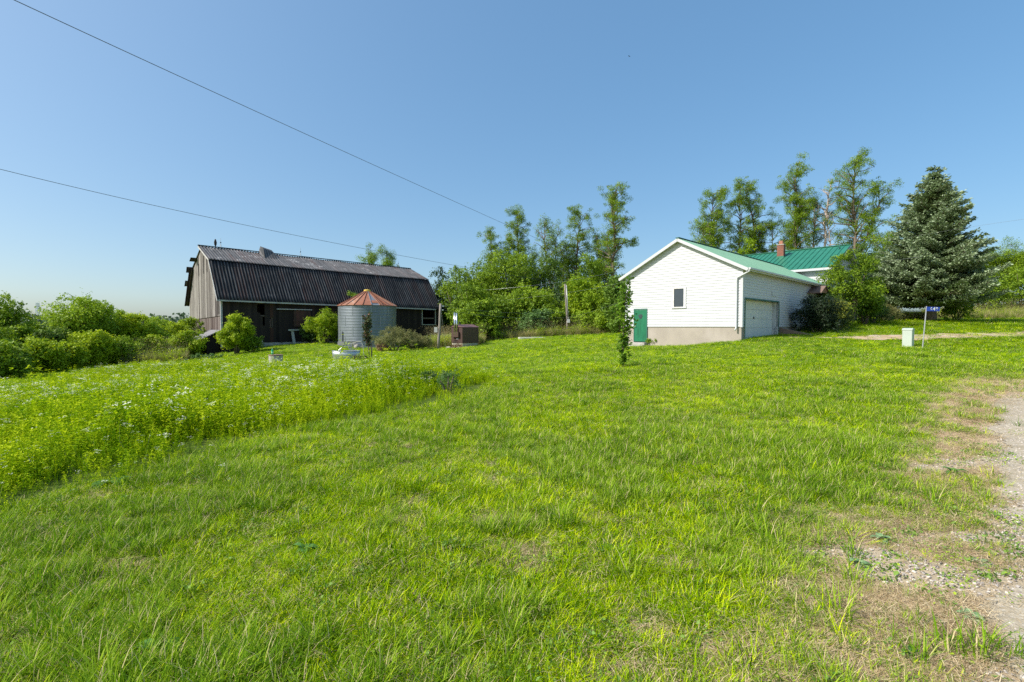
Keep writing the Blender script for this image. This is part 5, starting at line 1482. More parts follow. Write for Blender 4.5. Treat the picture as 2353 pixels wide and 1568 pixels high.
# ------------------------------------------------------------------ young trees on the lawn
def sapling(label, px, ytop, ybase, d, seed, mat, w, n, leaf, name='maple_sapling', gap=.12, forked=False):
    rng = np.random.default_rng(seed)
    x = xat(px, d); z0 = gz(x, d); H = at(px, ytop, d).z - z0
    t = thing(name, label, 'young tree', (x, d, z0))
    mb = MB(); P = trunk_path(rng, None, H, (.0, 0), .10, 8)
    mb.tube(P, [.035 * (1 - .85 * i / 7) + .004 for i in range(8)], 7)
    Pts = []; ax = []
    nb = 34
    for b in range(nb):
        s = gap + (1 - gap) * (b + rng.random()) / nb
        st = along(P, min(.99, s)); az = rng.random() * 6.283; el = R(rng.uniform(38, 66))
        L = w * (.35 + .65 * math.sin(math.pi * min(1, .22 + .72 * (1 - s)))) * rng.uniform(.6, 1.15)
        dv = Vector((math.cos(az) * math.cos(el), math.sin(az) * math.cos(el), math.sin(el)))
        e = st + dv * L; m = st.lerp(e, .5) + Vector((0, 0, -.02)); mb.tube([st, m, e], [.011, .008, .003], 4)
        for k in range(n // nb):
            q = st.lerp(e, rng.uniform(.15, 1.08)); q = q + Vector(tuple(rng.normal(size=3) * .05)); Pts.append(q[:]); 
    mb.build('trunk', MAT_BARK, t, True)
    Pts = np.array(Pts); nn = len(Pts)
    # five-lobed leaf blades: three overlapping quads each
    bias = np.tile(np.array([0, 0, .8]), (nn, 1))
    N, A, S2 = rot_basis(rng, nn, bias, .7)
    out = []; tn = rng.random(nn)
    for ang, ln in ((-.7, .8), (0, 1.0), (.7, .8)):
        D = A * math.cos(ang) + S2 * math.sin(ang); Q = np.cross(N, D); Ls = (leaf * rng.uniform(.75, 1.25, nn))[:, None] * ln
        V = np.empty((nn, 4, 3)); V[:, 0] = Pts; V[:, 1] = Pts + D * Ls * .5 + Q * Ls * .27 + N * Ls * .05; V[:, 2] = Pts + D * Ls - N * Ls * .12; V[:, 3] = Pts + D * Ls * .5 - Q * Ls * .27 + N * Ls * .05
        out.append(V.reshape(-1, 3))
    quads_mesh('leaves', np.vstack(out), np.concatenate([tn] * 3), mat, t)
    return t
sapling('slender young maple standing alone on the lawn before the garage', 1432, 658, 842, 15.5, 401, L_MAPLE, .46, 880, .10, gap=.03)
t = sapling('small reddish-leaved sapling in front of the grain bin', 848, 733, 825, 31, 402, L_RED, .62, 900, .12, name='red_sapling', gap=.28)
p = gp(853.5, 30.9); mb = MB(); mb.box(-.03, .03, -.03, .03, -.1, 1.0); o = mb.build('stake', MAT_DARKWOOD); o.location = p; tag(o, 'short dark wooden stake beside the reddish sapling', 'stake')

# ------------------------------------------------------------------ shrubs near the barn
bpx('bright yellow-green shrub growing at the barn corner', 541, 733, 0, 40.5, 58, 320, L_YEL, name='elder_shrub', cat='shrub', n=13000, leaf=.13, lobes=40, lobe=(.13, .22), spiky=.05)
bpx('shaded low right side growth of the yellow-green corner shrub', 577, 775, 0, 41.2, 44, 326, L_BUSH, name='shrub', cat='shrub', n=4000, leaf=.12, lobes=20)
bpx('leafy shrub half in barn shadow left of the grain bin', 750, 720, 0, 46.6, 72, 321, L_YEL, name='elder_shrub', cat='shrub', n=10000, leaf=.13, lobes=34, lobe=(.14, .24), tonelo=-.15)
bpx('dark low shrub in the barn shadow beside the leafy one', 722, 748, 0, 47.6, 56, 322, L_DARK, name='shrub', cat='shrub', n=5000, leaf=.13, lobes=26, tonelo=.2)
bpx('small tree poking up behind the left slope of the bin roof', 818, 663, 0, 50.2, 34, 323, L_BUSH, name='leafy_tree', cat='tree', n=4500, leaf=.15, lobes=24)
bpx('vine-like shrub climbing the lower left of the barn gable', 432, 735, 0, 49, 40, 324, L_BUSH, name='climbing_shrub', cat='shrub', n=7000, leaf=.13, lobes=30, tonelo=.2)
bpx('bright shrub in front of the lean-to roof', 432, 768, 0, 38.0, 52, 325, L_YEL, name='elder_shrub', cat='shrub', n=10000, leaf=.12, lobes=36, tonelo=-.12, spiky=.06)
bpx('thin leafy vine against the lower gable boards', 466, 735, 0, 45.6, 14, 327, L_BUSH, name='vine', cat='vine', n=1300, leaf=.11, lobes=14)
bpx('weedy plants with pale tops under the lean-to', 470, 815, 0, 37, 60, 328, L_BLUE, name='weed_clump', cat='weeds', n=2600, leaf=.09, lobes=18, stem=False, tonelo=.15)
bpx('brushy mound of tall weeds right of the grain bin', 905, 764, 0, 39.5, 96, 330, L_BRUSH, name='weed_mound', cat='weeds', n=13000, leaf=.16, lobes=44, aspect=.16, lobe=(.12, .2), tonelo=.0, spiky=.16)
bpx('paler lower weed clump beside the brushy mound', 962, 778, 0, 40.5, 70, 331, L_BRUSH, name='weed_mound', cat='weeds', n=9000, leaf=.15, lobes=32, aspect=.16, tonelo=.05, spiky=.12)
bpx('brown dead stalks at the left foot of the weed mound', 878, 794, 0, 38.6, 26, 332, M_leaf('dead_stalks', (.20, .11, .06), (.38, .24, .14), .1), name='weed_mound', cat='weeds', n=1600, leaf=.16, lobes=12, aspect=.12, stem=False)
bpx('orange-brown dry weeds at the foot of the furnace pad', 1050, 792, 0, 40.5, 26, 333, M_leaf('orange_weeds', (.26, .13, .05), (.45, .30, .14), .1), name='weed_clump', cat='weeds', n=900, leaf=.1, lobes=10, aspect=.2, stem=False)

# ------------------------------------------------------------------ hedge on the left
gH = 'bushes of the overgrown hedge on the left'
H_ = [
 ('tall dark tree at the far left edge', 8, 702, 30, 78, L_BUSH, dict(n=9500, lobes=36, tonelo=.0)),
 ('green bush at the bottom left corner of the hedge', 12, 790, 24.6, 96, L_BUSH, dict(n=8000, lobes=30, tonelo=-.12)),
 ('leafy bush beneath the distant tower', 74, 748, 33, 60, L_BUSH, dict(n=8000, lobes=30)),
 ('bright low bush second from the left in the front row', 84, 782, 27.5, 76, L_YEL, dict(n=8500, lobes=32, tonelo=-.22)),
 ('wide yellow-green bush in the front row', 140, 790, 29.5, 84, L_YEL, dict(n=8500, lobes=32, tonelo=-.25)),
 ('highest domed bush tree of the hedge', 180, 703, 35, 104, L_BUSH, dict(n=14000, lobes=46, tonelo=.12)),
 ('domed bush tree overlapping the highest one on its right', 226, 703, 37, 84, L_BUSH, dict(n=11000, lobes=38, tonelo=.15)),
 ('deep green bush below the highest dome', 118, 756, 32.5, 74, L_LOCD, dict(n=7000, lobes=28, tonelo=.05)),
 ('bright upright bush in the middle of the front row', 212, 764, 32.5, 76, L_YEL, dict(n=11000, lobes=40, tonelo=-.1, spiky=.1)),
 ('olive bush right of the two domes', 270, 722, 39, 62, L_BUSH, dict(n=7500, lobes=28, tonelo=.18)),
 ('feathery yellow-green bush left of the sumac clump', 305, 735, 38, 66, L_YEL, dict(n=8500, lobes=30, tonelo=-.12)),
 ('low shaded bush in front of the feathery one', 278, 776, 34.5, 66, L_BUSH, dict(n=7000, lobes=26)),
 ('spreading locust bush near the barn end of the hedge', 352, 736, 40, 78, L_LOC, dict(n=9500, lobes=34, tonelo=.2)),
 ('low bright bush at the foot of the spreading one', 345, 772, 37, 60, L_YEL, dict(n=7000, lobes=28, tonelo=-.22)),
 ('last bush of the hedge before the barn gable', 400, 742, 43, 60, L_YEL, dict(n=7500, lobes=28, tonelo=-.1)),
 ('low leafy bush just left of the lean-to', 398, 782, 39, 52, L_BUSH, dict(n=5000, lobes=22, tonelo=.1)),
 ('dark bush filling the gap below the tower bush', 40, 756, 29.5, 70, L_BUSH, dict(n=8000, lobes=28, tonelo=-.05)),
]
for i, (lab, px, yt, d, wp, mt, kw) in enumerate(H_):
    bpx(lab, px, yt + 9 - 10 * ((i * 7) % 5 == 0), 0, d, wp, 500 + i, mt, name='hedge_bush', cat='bush', leaf=.135, group=gH, **{'spiky': .09, **kw, 'n': int(kw['n'] * 1.35), 'lobes': kw['lobes'] + 12, 'tonelo': kw.get('tonelo', 0) + .18})
for i, (px, d, w_) in enumerate(((-60, 27, 130), (-150, 24, 130))):
    bpx(('outer bush continuing the hedge beyond the left edge', 'farthest outer bush left of the frame')[i], px, 745, 0, d, w_, 540 + i, L_BUSH, name='hedge_bush', cat='bush', leaf=.14, group=gH, n=5000)
# far wooded skyline seen between the hedge and the barn
rng = np.random.default_rng(77)
P = []; 
for k in range(150):
    px = rng.uniform(-100, 470); d = rng.uniform(230, 300); x = xat(px, d); h = rng.uniform(.55, 1.0) * 11
    m = 60; u = rng.normal(size=(m, 3)); u /= np.linalg.norm(u, axis=1)[:, None]
    P.append(np.array([x, d, -3 + h * .55]) + u * np.array([4.5, 4.5, h * .5]))
P = np.vstack(P)
V = leaf_quads(rng, P, rng.uniform(1.2, 2.4, len(P)), np.tile(np.array([0, -.2, .6]), (len(P), 1)), .8)
o = quads_mesh('far_woods', V, rng.random(len(P)), M_leaf('far_foliage', (.06, .10, .06), (.12, .17, .09), .2)); tag(o, 'hazy dark far-off woods behind the left hedge', kind='stuff')
# broad shade trees out of frame are not built

# ------------------------------------------------------------------ scattered ground cover (stuff)
def proto_mesh(V, Fc, tone, name, mat):
    me = bpy.data.meshes.new(name); me.from_pydata([tuple(v) for v in V], [], Fc); me.update()
    a = me.attributes.new('tone', 'FLOAT', 'FACE'); a.data.foreach_set('value', np.array(tone, dtype=np.float32))
    me.materials.append(mat)
    return bpy.data.objects.new(name, me)
def blade(V, Fc, tone, base, az, lean, L, w, t, curl=.5, rng=None, segs=3):
    b = Vector(base); d = Vector((math.cos(az), math.sin(az), 0)); s = Vector((-d.y, d.x, 0))
    i0 = len(V); p = b.copy(); ang = lean
    for k in range(segs + 1):
        f = k / segs; ww = w * (1 - f ** 1.6)
        if k < segs:
            V.append(p - s * ww * .5); V.append(p + s * ww * .5)
        else: V.append(p.copy())
        st = L / segs; p = p + (Vector((0, 0, 1)) * math.cos(ang) + d * math.sin(ang)) * st; ang += curl / segs
    for k in range(segs - 1):
        a = i0 + k * 2; Fc.append((a, a + 1, a + 3, a + 2)); tone.append(t)
    a = i0 + (segs - 1) * 2; Fc.append((a, a + 1, a + 2)); tone.append(t)
def tuft(seed, name, mat, n=26, rad=.07, L=(.07, .17), w=(.003, .0065), lean=(.1, .95), curl=(.3, 1.3), dry=.06, seeds=0, toneb=.5):
    r = random.Random(seed); V = []; Fc = []; tn = []
    for _ in range(n):
        a = r.random() * 6.283; q = r.random() ** .6 * rad; az = a + r.gauss(0, .7)
        t = .0 if False else min(.93, max(.03, r.gauss(toneb, .22)))
        if r.random() < dry: t = 1.0
        blade(V, Fc, tn, (q * math.cos(a), q * math.sin(a), -.01), az, r.uniform(*lean), r.uniform(*L), r.uniform(*w), t, r.uniform(*curl))
    for _ in range(seeds):
        a = r.random() * 6.283; q = r.random() * rad
        h = L[1] * r.uniform(1.2, 1.9); blade(V, Fc, tn, (q * math.cos(a), q * math.sin(a), 0), a, r.uniform(.05, .3), h, .0025, 1.0, .3)
        tp = V[-1]; 
        for k in range(3): blade(V, Fc, tn, tuple(tp - Vector((0, 0, .03 - .012 * k))), a + k * 2, .3, .035, .005, 1.0, 0)
    return proto_mesh(V, Fc, tn, name, mat)
def coll(name, obs):
    c = bpy.data.collections.new(name)
    for o in obs: c.objects.link(o)
    return c
def scatter(name, label, P, rz, tilt, sc, idx, collection):
    n = len(P)
    me = bpy.data.meshes.new(name); me.vertices.add(n); me.vertices.foreach_set('co', np.ascontiguousarray(P, dtype=np.float32).ravel())
    rot = np.stack([tilt[:, 0], tilt[:, 1], rz], 1).astype(np.float32)
    a = me.attributes.new('rot', 'FLOAT_VECTOR', 'POINT'); a.data.foreach_set('vector', rot.ravel())
    a = me.attributes.new('sc', 'FLOAT_VECTOR', 'POINT'); a.data.foreach_set('vector', sc.astype(np.float32).ravel())
    a = me.attributes.new('idx', 'INT', 'POINT'); a.data.foreach_set('value', idx.astype(np.int32))
    me.update()
    o = bpy.data.objects.new(name, me); COL.objects.link(o)
    ng = bpy.data.node_groups.new(name + '_nodes', 'GeometryNodeTree')
    ng.interface.new_socket('Geometry', in_out='INPUT', socket_type='NodeSocketGeometry')
    ng.interface.new_socket('Geometry', in_out='OUTPUT', socket_type='NodeSocketGeometry')
    gi = ng.nodes.new('NodeGroupInput'); go = ng.nodes.new('NodeGroupOutput')
    iop = ng.nodes.new('GeometryNodeInstanceOnPoints')
    ci = ng.nodes.new('GeometryNodeCollectionInfo'); ci.inputs['Collection'].default_value = collection
    ci.inputs['Separate Children'].default_value = True; ci.inputs['Reset Children'].default_value = True
    def attr(nm, ty):
        a_ = ng.nodes.new('GeometryNodeInputNamedAttribute'); a_.data_type = ty; a_.inputs[0].default_value = nm; return a_.outputs[0]
    L = ng.links
    L.new(gi.outputs[0], iop.inputs['Points']); L.new(ci.outputs[0], iop.inputs['Instance']); iop.inputs['Pick Instance'].default_value = True
    L.new(attr('idx', 'INT'), iop.inputs['Instance Index'])
    e2r = ng.nodes.new('FunctionNodeEulerToRotation'); L.new(attr('rot', 'FLOAT_VECTOR'), e2r.inputs[0]); L.new(e2r.outputs[0], iop.inputs['Rotation'])
    L.new(attr('sc', 'FLOAT_VECTOR'), iop.inputs['Scale']); L.new(iop.outputs[0], go.inputs[0])
    md = o.modifiers.new('scatter', 'NODES'); md.node_group = ng
    return tag(o, label, kind='stuff')
def M_grass(name, stops, trans=.3, rough=.5, patch=.6):
    """blade colour: own tone, shifted per tuft and by broad patches across the field"""
    m, nt, out = newmat(name)
    a = nd(nt, 'ShaderNodeAttribute', attribute_name='tone')
    oi = nd(nt, 'ShaderNodeObjectInfo')
    v = mathn(nt, 'ADD', a.outputs['Fac'], mathn(nt, 'MULTIPLY', mathn(nt, 'SUBTRACT', oi.outputs['Random'], .5), .72))
    gm = nd(nt, 'ShaderNodeNewGeometry'); nz = nd(nt, 'ShaderNodeTexNoise'); nz.inputs['Scale'].default_value = .35; nz.inputs['Detail'].default_value = 5
    nt.links.new(gm.outputs['Position'], nz.inputs['Vector'])
    v = mathn(nt, 'ADD', v, mathn(nt, 'MULTIPLY', mathn(nt, 'SUBTRACT', nz.outputs['Fac'], .5), patch))
    # dead blades keep their straw colour
    isd = mathn(nt, 'GREATER_THAN', a.outputs['Fac'], .97)
    v = mathn(nt, 'MINIMUM', v, .9); v = mathn(nt, 'MAXIMUM', v, isd)
    col = ramp(nt, v, stops)
    p = nt.nodes.new('ShaderNodeBsdfPrincipled'); nt.links.new(col, p.inputs['Base Color']); p.inputs['Roughness'].default_value = rough; p.inputs['Specular IOR Level'].default_value = .04
    t = nt.nodes.new('ShaderNodeBsdfTranslucent'); nt.links.new(mixc(nt, .4, col, (.9, 1, .25), 'MULTIPLY'), t.inputs[0])
    mx = nt.nodes.new('ShaderNodeMixShader'); mx.inputs[0].default_value = trans
    nt.links.new(p.outputs[0], mx.inputs[1]); nt.links.new(t.outputs[0], mx.inputs[2]); nt.links.new(mx.outputs[0], out.inputs[0])
    return m
G_STOPS = [(0, (.045, .115, .001)), (.3, (.15, .30, .001)), (.6, (.36, .53, .002)), (.9, (.70, .78, .010)), (1, (.74, .62, .32))]
MG = M_grass('lawn_blades', G_STOPS)
MGD = M_grass('cool_coarse_blades', [(0, (.06, .15, .006)), (.4, (.17, .32, .01)), (.9, (.40, .54, .04)), (1, (.70, .58, .3))])
MST = M_grass('dry_straw', [(0, (.36, .25, .13)), (.4, (.56, .42, .24)), (.9, (.74, .60, .38)), (1, (.78, .66, .44))], .15, .7)
rs = np.random.default_rng(5)
def sample_view(n, d0, d1, power=1.0, side=1.28, left=None):
    """points across the view between two distances"""
    u = rs.random(n); e = 2 - power
    d = (d0 ** e + u * (d1 ** e - d0 ** e)) ** (1 / e) if abs(e) > 1e-6 else d0 * (d1 / d0) ** u
    hw = 1.084 * side * d + .35
    x = rs.uniform(-1, 1, n) * hw
    return x, d
def bumps(x, y): return (fbm(x, y, 1.1, 50) - .5) * .05 * sstep(120, 40, np.hypot(x, y)) * sstep(.4, 3, np.hypot(x, y))
def on_ground(x, y, lift=0): return np.stack([x, y, gz_np(x, y) + bumps(x, y) + lift], 1)
# lawn
protos = [tuft(1, 'gr_a', MG), tuft(2, 'gr_b', MG, 34, .08, (.05, .12)), tuft(3, 'gr_c', MG, 20, .06, (.09, .20), (.003, .006)), tuft(4, 'gr_d', MG, 30, .10, (.04, .10), (.004, .009), (.4, 1.2)),
          tuft(5, 'gr_e', MGD, 24, .05, (.10, .23), (.004, .008), (.05, .5)), tuft(6, 'gr_f', MG, 26, .07, (.08, .18), dry=.35)]
cg = coll('lawn_tufts', protos)
X = []; Y = []
for n, a, b, pw in ((42000, 1.5, 6, .9), (74000, 6, 16, .9), (66000, 16, 40, 1.0), (30000, 40, 75, 1.0)):
    x, y = sample_view(n, a, b, pw); X.append(x); Y.append(y)
# a little behind and beside the camera too
X = np.concatenate(X); Y = np.concatenate(Y)
dr = dry_np(X, Y); gr = np.maximum(gravel_np(X, Y), sand_np(X, Y) * .8); mw = inpoly(X, Y, MEADOW); tk = track_np(X, Y)
keep = (rs.random(len(X)) > dr * (.34 + .62 * sstep(.62, .42, fbm(X, Y, .5, 171)))) & (rs.random(len(X)) > gr * 1.3) & ~mw & ~blocked(X, Y) & (rs.random(len(X)) > tk * .85)
dens = sstep(.25, .5, fbm(X, Y, .6, 70) + .12)
keep &= rs.random(len(X)) < (.48 + .52 * dens) + .35 * sstep(5, 12, Y)
keep &= ~((Y > 56) & (X < 20))
X, Y, dr = X[keep], Y[keep], dr[keep]; n = len(X); dist = np.hypot(X, Y)
big = fbm(X, Y, 1.5, 80); s = (.32 + .48 * big) * rs.uniform(.6, 1.5, n) * (1 + np.clip(dist - 12, 0, 60) * .012) * (1 - .35 * dr)
wide = s * 1.35 * (1 + np.clip(dist - 5, 0, 60) * .045)
idx = rs.choice(4, n, p=[.33, .28, .11, .28])
coarse = sstep(.5, .66, fbm(X, Y, 1.2, 90) + .12 * sstep(-1.5, 2.5, X) * sstep(9, 5, Y)); idx = np.where(rs.random(n) < coarse * .45, 4, idx); idx = np.where(rs.random(n) < .10 + .5 * dr, 5, idx)
# single taller clumps, mostly where the grass thins out near the drive
xe, ye = sample_view(2600, 1.6, 12, 1.1); ke = (fbm(xe, ye, .7, 181) > .52) & (rs.random(len(xe)) > sand_np(xe, ye) * .9) & (rs.random(len(xe)) < .35 + .6 * sstep(-2, 2, xe)) & ~inpoly(xe, ye, MEADOW)
xe, ye = xe[ke], ye[ke]; m_ = len(xe); se = rs.uniform(.7, 1.25, m_)
X = np.concatenate([X, xe]); Y = np.concatenate([Y, ye]); s = np.concatenate([s, se]); wide = np.concatenate([wide, se * 1.15]); idx = np.concatenate([idx, rs.choice([2, 4, 4, 0], m_)]); n = len(X)
scatter('lawn_grass', 'mown green lawn grass with coarse tufts and thin patches', on_ground(X, Y), rs.random(n) * 6.283, rs.normal(size=(n, 2)) * .12, np.stack([wide, wide, s], 1), idx, cg)
print('lawn tufts', n)
# straw litter lying on the dry margin and in thin spots
def straw(seed, name):
    r = random.Random(seed); V = []; Fc = []; tn = []
    for _ in range(34):
        a = r.random() * 6.283; q = r.random() ** .5 * .11
        blade(V, Fc, tn, (q * math.cos(a), q * math.sin(a), r.uniform(0, .02)), r.random() * 6.283, r.uniform(1.15, 1.6), r.uniform(.02, .07), r.uniform(.0015, .0035), r.random() * .9, r.uniform(-.2, .3), segs=2)
    return proto_mesh(V, Fc, tn, name, MST)
cs = coll('straw_tufts', [straw(31, 'st_a'), straw(32, 'st_b'), straw(33, 'st_c')])
x, y = sample_view(110000, 1.5, 15, 1.2); dr = dry_np(x, y); gr = np.maximum(gravel_np(x, y), sand_np(x, y))
k = (rs.random(len(x)) < np.maximum(dr, .12)) & (rs.random(len(x)) > gr * .96) & ~inpoly(x, y, MEADOW)
x, y = x[k], y[k]; n = len(x); s = rs.uniform(.6, 1.3, n) * (1 + np.clip(y - 4, 0, 20) * .06)
scatter('dry_straw_litter', 'tan straw and dead grass lying over the dry margin', on_ground(x, y), rs.random(n) * 6.283, rs.normal(size=(n, 2)) * .08, np.stack([s, s, s], 1), rs.integers(0, 3, n), cs)
# small weeds and clover, broad little leaves
def weedlet(seed, name, mat, n=26, rad=.09, leaf=.035, h=.07):
    rng = np.random.default_rng(seed); a = rng.random(n) * 6.283; q = rng.random(n) ** .5 * rad
    P = np.stack([q * np.cos(a), q * np.sin(a), rng.random(n) * h], 1)
    V = leaf_quads(rng, P, leaf * rng.uniform(.6, 1.4, n), np.tile(np.array([0, 0, .9]), (n, 1)), .6)
    me = bpy.data.meshes.new(name); me.from_pydata(V.tolist(), [], [tuple(range(i * 4, i * 4 + 4)) for i in range(n)])
    at_ = me.attributes.new('tone', 'FLOAT', 'FACE'); at_.data.foreach_set('value', rng.random(n).astype(np.float32)); me.materials.append(mat)
    return bpy.data.objects.new(name, me)
LW = M_leaf('low_weed_leaves', (.08, .18, .02), (.24, .38, .06), .25)
LWY = M_leaf('clover_leaves', (.15, .30, .01), (.42, .54, .04), .3)
cw_ = coll('weedlets', [weedlet(41, 'we_a', LW, 30, .08, .022), weedlet(42, 'we_b', LWY, 34, .09, .018), weedlet(43, 'we_c', LW, 14, .05, .035, .05), weedlet(44, 'we_d', LWY, 40, .12, .022, .05)])
x, y = sample_view(26000, 1.6, 34, 1.3); gr = gravel_np(x, y); k = (fbm(x, y, .5, 101) + rs.normal(size=len(x)) * .12 > .52) & (rs.random(len(x)) > gr * .85) & ~inpoly(x, y, MEADOW) & ~blocked(x, y) & (rs.random(len(x)) > .25)
x, y = x[k], y[k]; n = len(x); s = rs.uniform(.45, 1.1, n) * (1 + np.clip(y - 4, 0, 30) * .04)
scatter('low_weeds', 'low clover and small broadleaf weeds among the grass', on_ground(x, y), rs.random(n) * 6.283, rs.normal(size=(n, 2)) * .1, np.stack([s, s, s], 1), rs.integers(0, 4, n), cw_)
# loose stones on the drive
def stone(seed, name, mat):
    r = random.Random(seed); bm = bmesh.new(); bmesh.ops.create_icosphere(bm, subdivisions=1, radius=.012)
    for v in bm.verts: v.co = Vector((v.co.x * r.uniform(.8, 1.3), v.co.y * r.uniform(.7, 1.2), v.co.z * r.uniform(.5, .8)))
    me = bpy.data.meshes.new(name); bm.to_mesh(me); bm.free(); me.materials.append(mat); return bpy.data.objects.new(name, me)
MSTN, nt, out = newmat('loose_stone'); oi = nd(nt, 'ShaderNodeObjectInfo'); prin(nt, out, ramp(nt, oi.outputs['Random'], [(0, (.22, .19, .17)), (.5, (.45, .40, .36)), (.85, (.54, .47, .40)), (1, (.64, .58, .51))]), .9, 0, .2)
cst = coll('stones_src', [stone(i, 'stone_%d' % i, MSTN) for i in range(4)])
x = rs.uniform(.8, 11, 120000); y = rs.uniform(1.3, 10, 120000); sn = sand_np(x, y); k = (rs.random(len(x)) < sn ** 2 * np.clip(4.5 / np.hypot(x, y), .1, 1)) & (x < y * 1.5 + .3); x, y = x[k], y[k]; n = len(x)
s = rs.uniform(.25, 1.0, n) ** 1.6 + .15
scatter('loose_gravel', 'small loose stones scattered on the sandy drive edge', on_ground(x, y, .006), rs.random(n) * 6.283, rs.normal(size=(n, 2)) * .4, np.stack([s, s, s], 1), rs.integers(0, 4, n), cst)
print('stones', n)
# meadow plants
MW_L = M_grass('meadow_leaves', [(0, (.10, .22, .003)), (.35, (.23, .38, .005)), (.7, (.43, .55, .008)), (.9, (.64, .72, .02)), (1, (.66, .58, .16))], .42, .55, 1.1)
MW_F, nt, out = newmat('white_petals'); prin(nt, out, (.72, .72, .56), .8, 0, .1)
def meadow_plant(seed, name, H=.6, flowers=0, nl=40, leaf=.065, nst=3):
    rng = np.random.default_rng(seed); r = random.Random(seed); V = []; Fc = []; tn = []; mi = []
    tips = []
    def leafq(p, az, el, L, w, t):
        d = Vector((math.cos(az) * math.cos(el), math.sin(az) * math.cos(el), math.sin(el))); s = Vector((-math.sin(az), math.cos(az), 0))
        i = len(V); V.extend([p, p + d * L * .5 + s * w * .5, p + d * L + Vector((0, 0, -.18 * L)), p + d * L * .5 - s * w * .5]); Fc.append((i, i + 1, i + 2, i + 3)); tn.append(t); mi.append(0)
    for sidx in range(nst):
        a = r.random() * 6.283; q = r.random() * .07; b = Vector((q * math.cos(a), q * math.sin(a), 0)); h = H * r.uniform(.7, 1.0)
        tip = b + Vector((r.gauss(0, .07), r.gauss(0, .07), h)); i = len(V); w = .004
        V.extend([b + Vector((w, 0, 0)), b + Vector((-w, 0, 0)), tip]); Fc.append((i, i + 1, i + 2)); tn.append(.3); mi.append(0)
        V_ = len(V); V.extend([b + Vector((0, w, 0)), b + Vector((0, -w, 0)), tip]); Fc.append((V_, V_ + 1, V_ + 2)); tn.append(.3); mi.append(0)
        for k in range(nl // nst):
            s = r.uniform(.12, 1.0); p = b.lerp(tip, s); leafq(p, r.random() * 6.283, r.uniform(-.1, .9), leaf * r.uniform(.6, 1.3) * (1.15 - .5 * s), leaf * .30, min(.95, max(.02, r.gauss(.35 + .3 * s, .15))))
        tips.append(tip)
    for f in range(flowers):
        tp = tips[f % len(tips)] + Vector((r.gauss(0, .05), r.gauss(0, .05), r.uniform(-.03, .04)))
        for k in range(5):
            c = tp + Vector((r.gauss(0, .016), r.gauss(0, .016), r.gauss(0, .004))); i = len(V); R0 = r.uniform(.006, .011)
            V.extend([c + Vector((R0 * math.cos(j * 1.0472), R0 * math.sin(j * 1.0472), 0)) for j in range(6)]); Fc.append(tuple(range(i, i + 6))); tn.append(.5); mi.append(1)
    me = bpy.data.meshes.new(name); me.from_pydata([tuple(v) for v in V], [], Fc); me.update()
    a_ = me.attributes.new('tone', 'FLOAT', 'FACE'); a_.data.foreach_set('value', np.array(tn, dtype=np.float32))
    me.materials.append(MW_L); me.materials.append(MW_F); me.polygons.foreach_set('material_index', mi)
    return bpy.data.objects.new(name, me)
mp_tall = meadow_plant(59, 'me_i', 1.0, 0, 54, .075, 2)
mp = [meadow_plant(51, 'me_a', .62), meadow_plant(52, 'me_b', .52, 0, 46, .08), meadow_plant(53, 'me_c', .58, 0, 36, .055), meadow_plant(54, 'me_d', .46, 0, 50, .07),
      meadow_plant(55, 'me_e', .68, 4), meadow_plant(56, 'me_f', .66, 7, 40), meadow_plant(57, 'me_g', .72, 3, 44, .06), tuft(58, 'me_h', MG, 18, .08, (.3, .6), (.004, .008), (.02, .35), (.1, .6)), mp_tall]
cm = coll('meadow_plants_src', mp)
x0_, x1_ = MEADOW[:, 0].min(), MEADOW[:, 0].max(); y0_, y1_ = MEADOW[:, 1].min(), MEADOW[:, 1].max()
x = rs.uniform(max(x0_, -34) , x1_ + 1, 200000); y = rs.uniform(y0_ - 1, y1_ + .3, 200000)
k = inpoly(x, y, MEADOW) | (np.zeros(len(x), bool))
def polydist(x, y, poly):
    b = np.full(x.shape, 1e9)
    for i in range(len(poly)):
        ax, ay = poly[i]; bx, by = poly[(i + 1) % len(poly)]; dx, dy = bx - ax, by - ay
        t = np.clip(((x - ax) * dx + (y - ay) * dy) / (dx * dx + dy * dy + 1e-9), 0, 1); b = np.minimum(b, np.hypot(x - ax - t * dx, y - ay - t * dy))
    return b
ed = polydist(x, y, MEADOW) * np.where(k, 1, -1) + (fbm(x, y, 1.2, 161) - .5) * 2.8 + (fbm(x, y, .3, 163) - .5) * .8
k = (ed > -.9) & (rs.random(len(x)) < .05 + .25 * sstep(-.3, 0, ed) + .70 * sstep(0, .8, ed)) & ~blocked(x, y); pd = np.clip(9.0 / np.hypot(x, y), .33, 1); k &= rs.random(len(x)) < pd
x, y, ed = x[k], y[k], ed[k]
k = np.arange(len(x)); 
n = len(x); q = np.hypot(x, y)
s = 1.02 * rs.uniform(.55, 1.2, n) * (.72 + .5 * fbm(x, y, 1.6, 130)) * (1 - .3 * sstep(18, 26, q)) * (.42 + .58 * sstep(-.1, 1.9, ed)) * (.75 + .55 * (rs.random(n) ** 3))
fl = sstep(.40, .60, fbm(x, y, 2.6, 140)) * (.25 + .75 * sstep(9, 14, q)) * sstep(2.5, -2.5, x + .12 * q) 
idx = np.where(rs.random(n) < .02 + .22 * fl, rs.integers(4, 7, n), rs.integers(0, 4, n)); idx = np.where(rs.random(n) < .12, 7, idx); idx = np.where(rs.random(n) < .02 + .07 * sstep(-7, -1, x), 8, idx)
wd = s * (1 + np.clip(q - 8, 0, 30) * .03)
scatter('meadow_plants', 'tall uncut meadow weeds with small white flower heads', on_ground(x, y, -.02), rs.random(n) * 6.283, rs.normal(size=(n, 2)) * .13, np.stack([wd, wd, s], 1), idx, cm)
print('meadow', n)
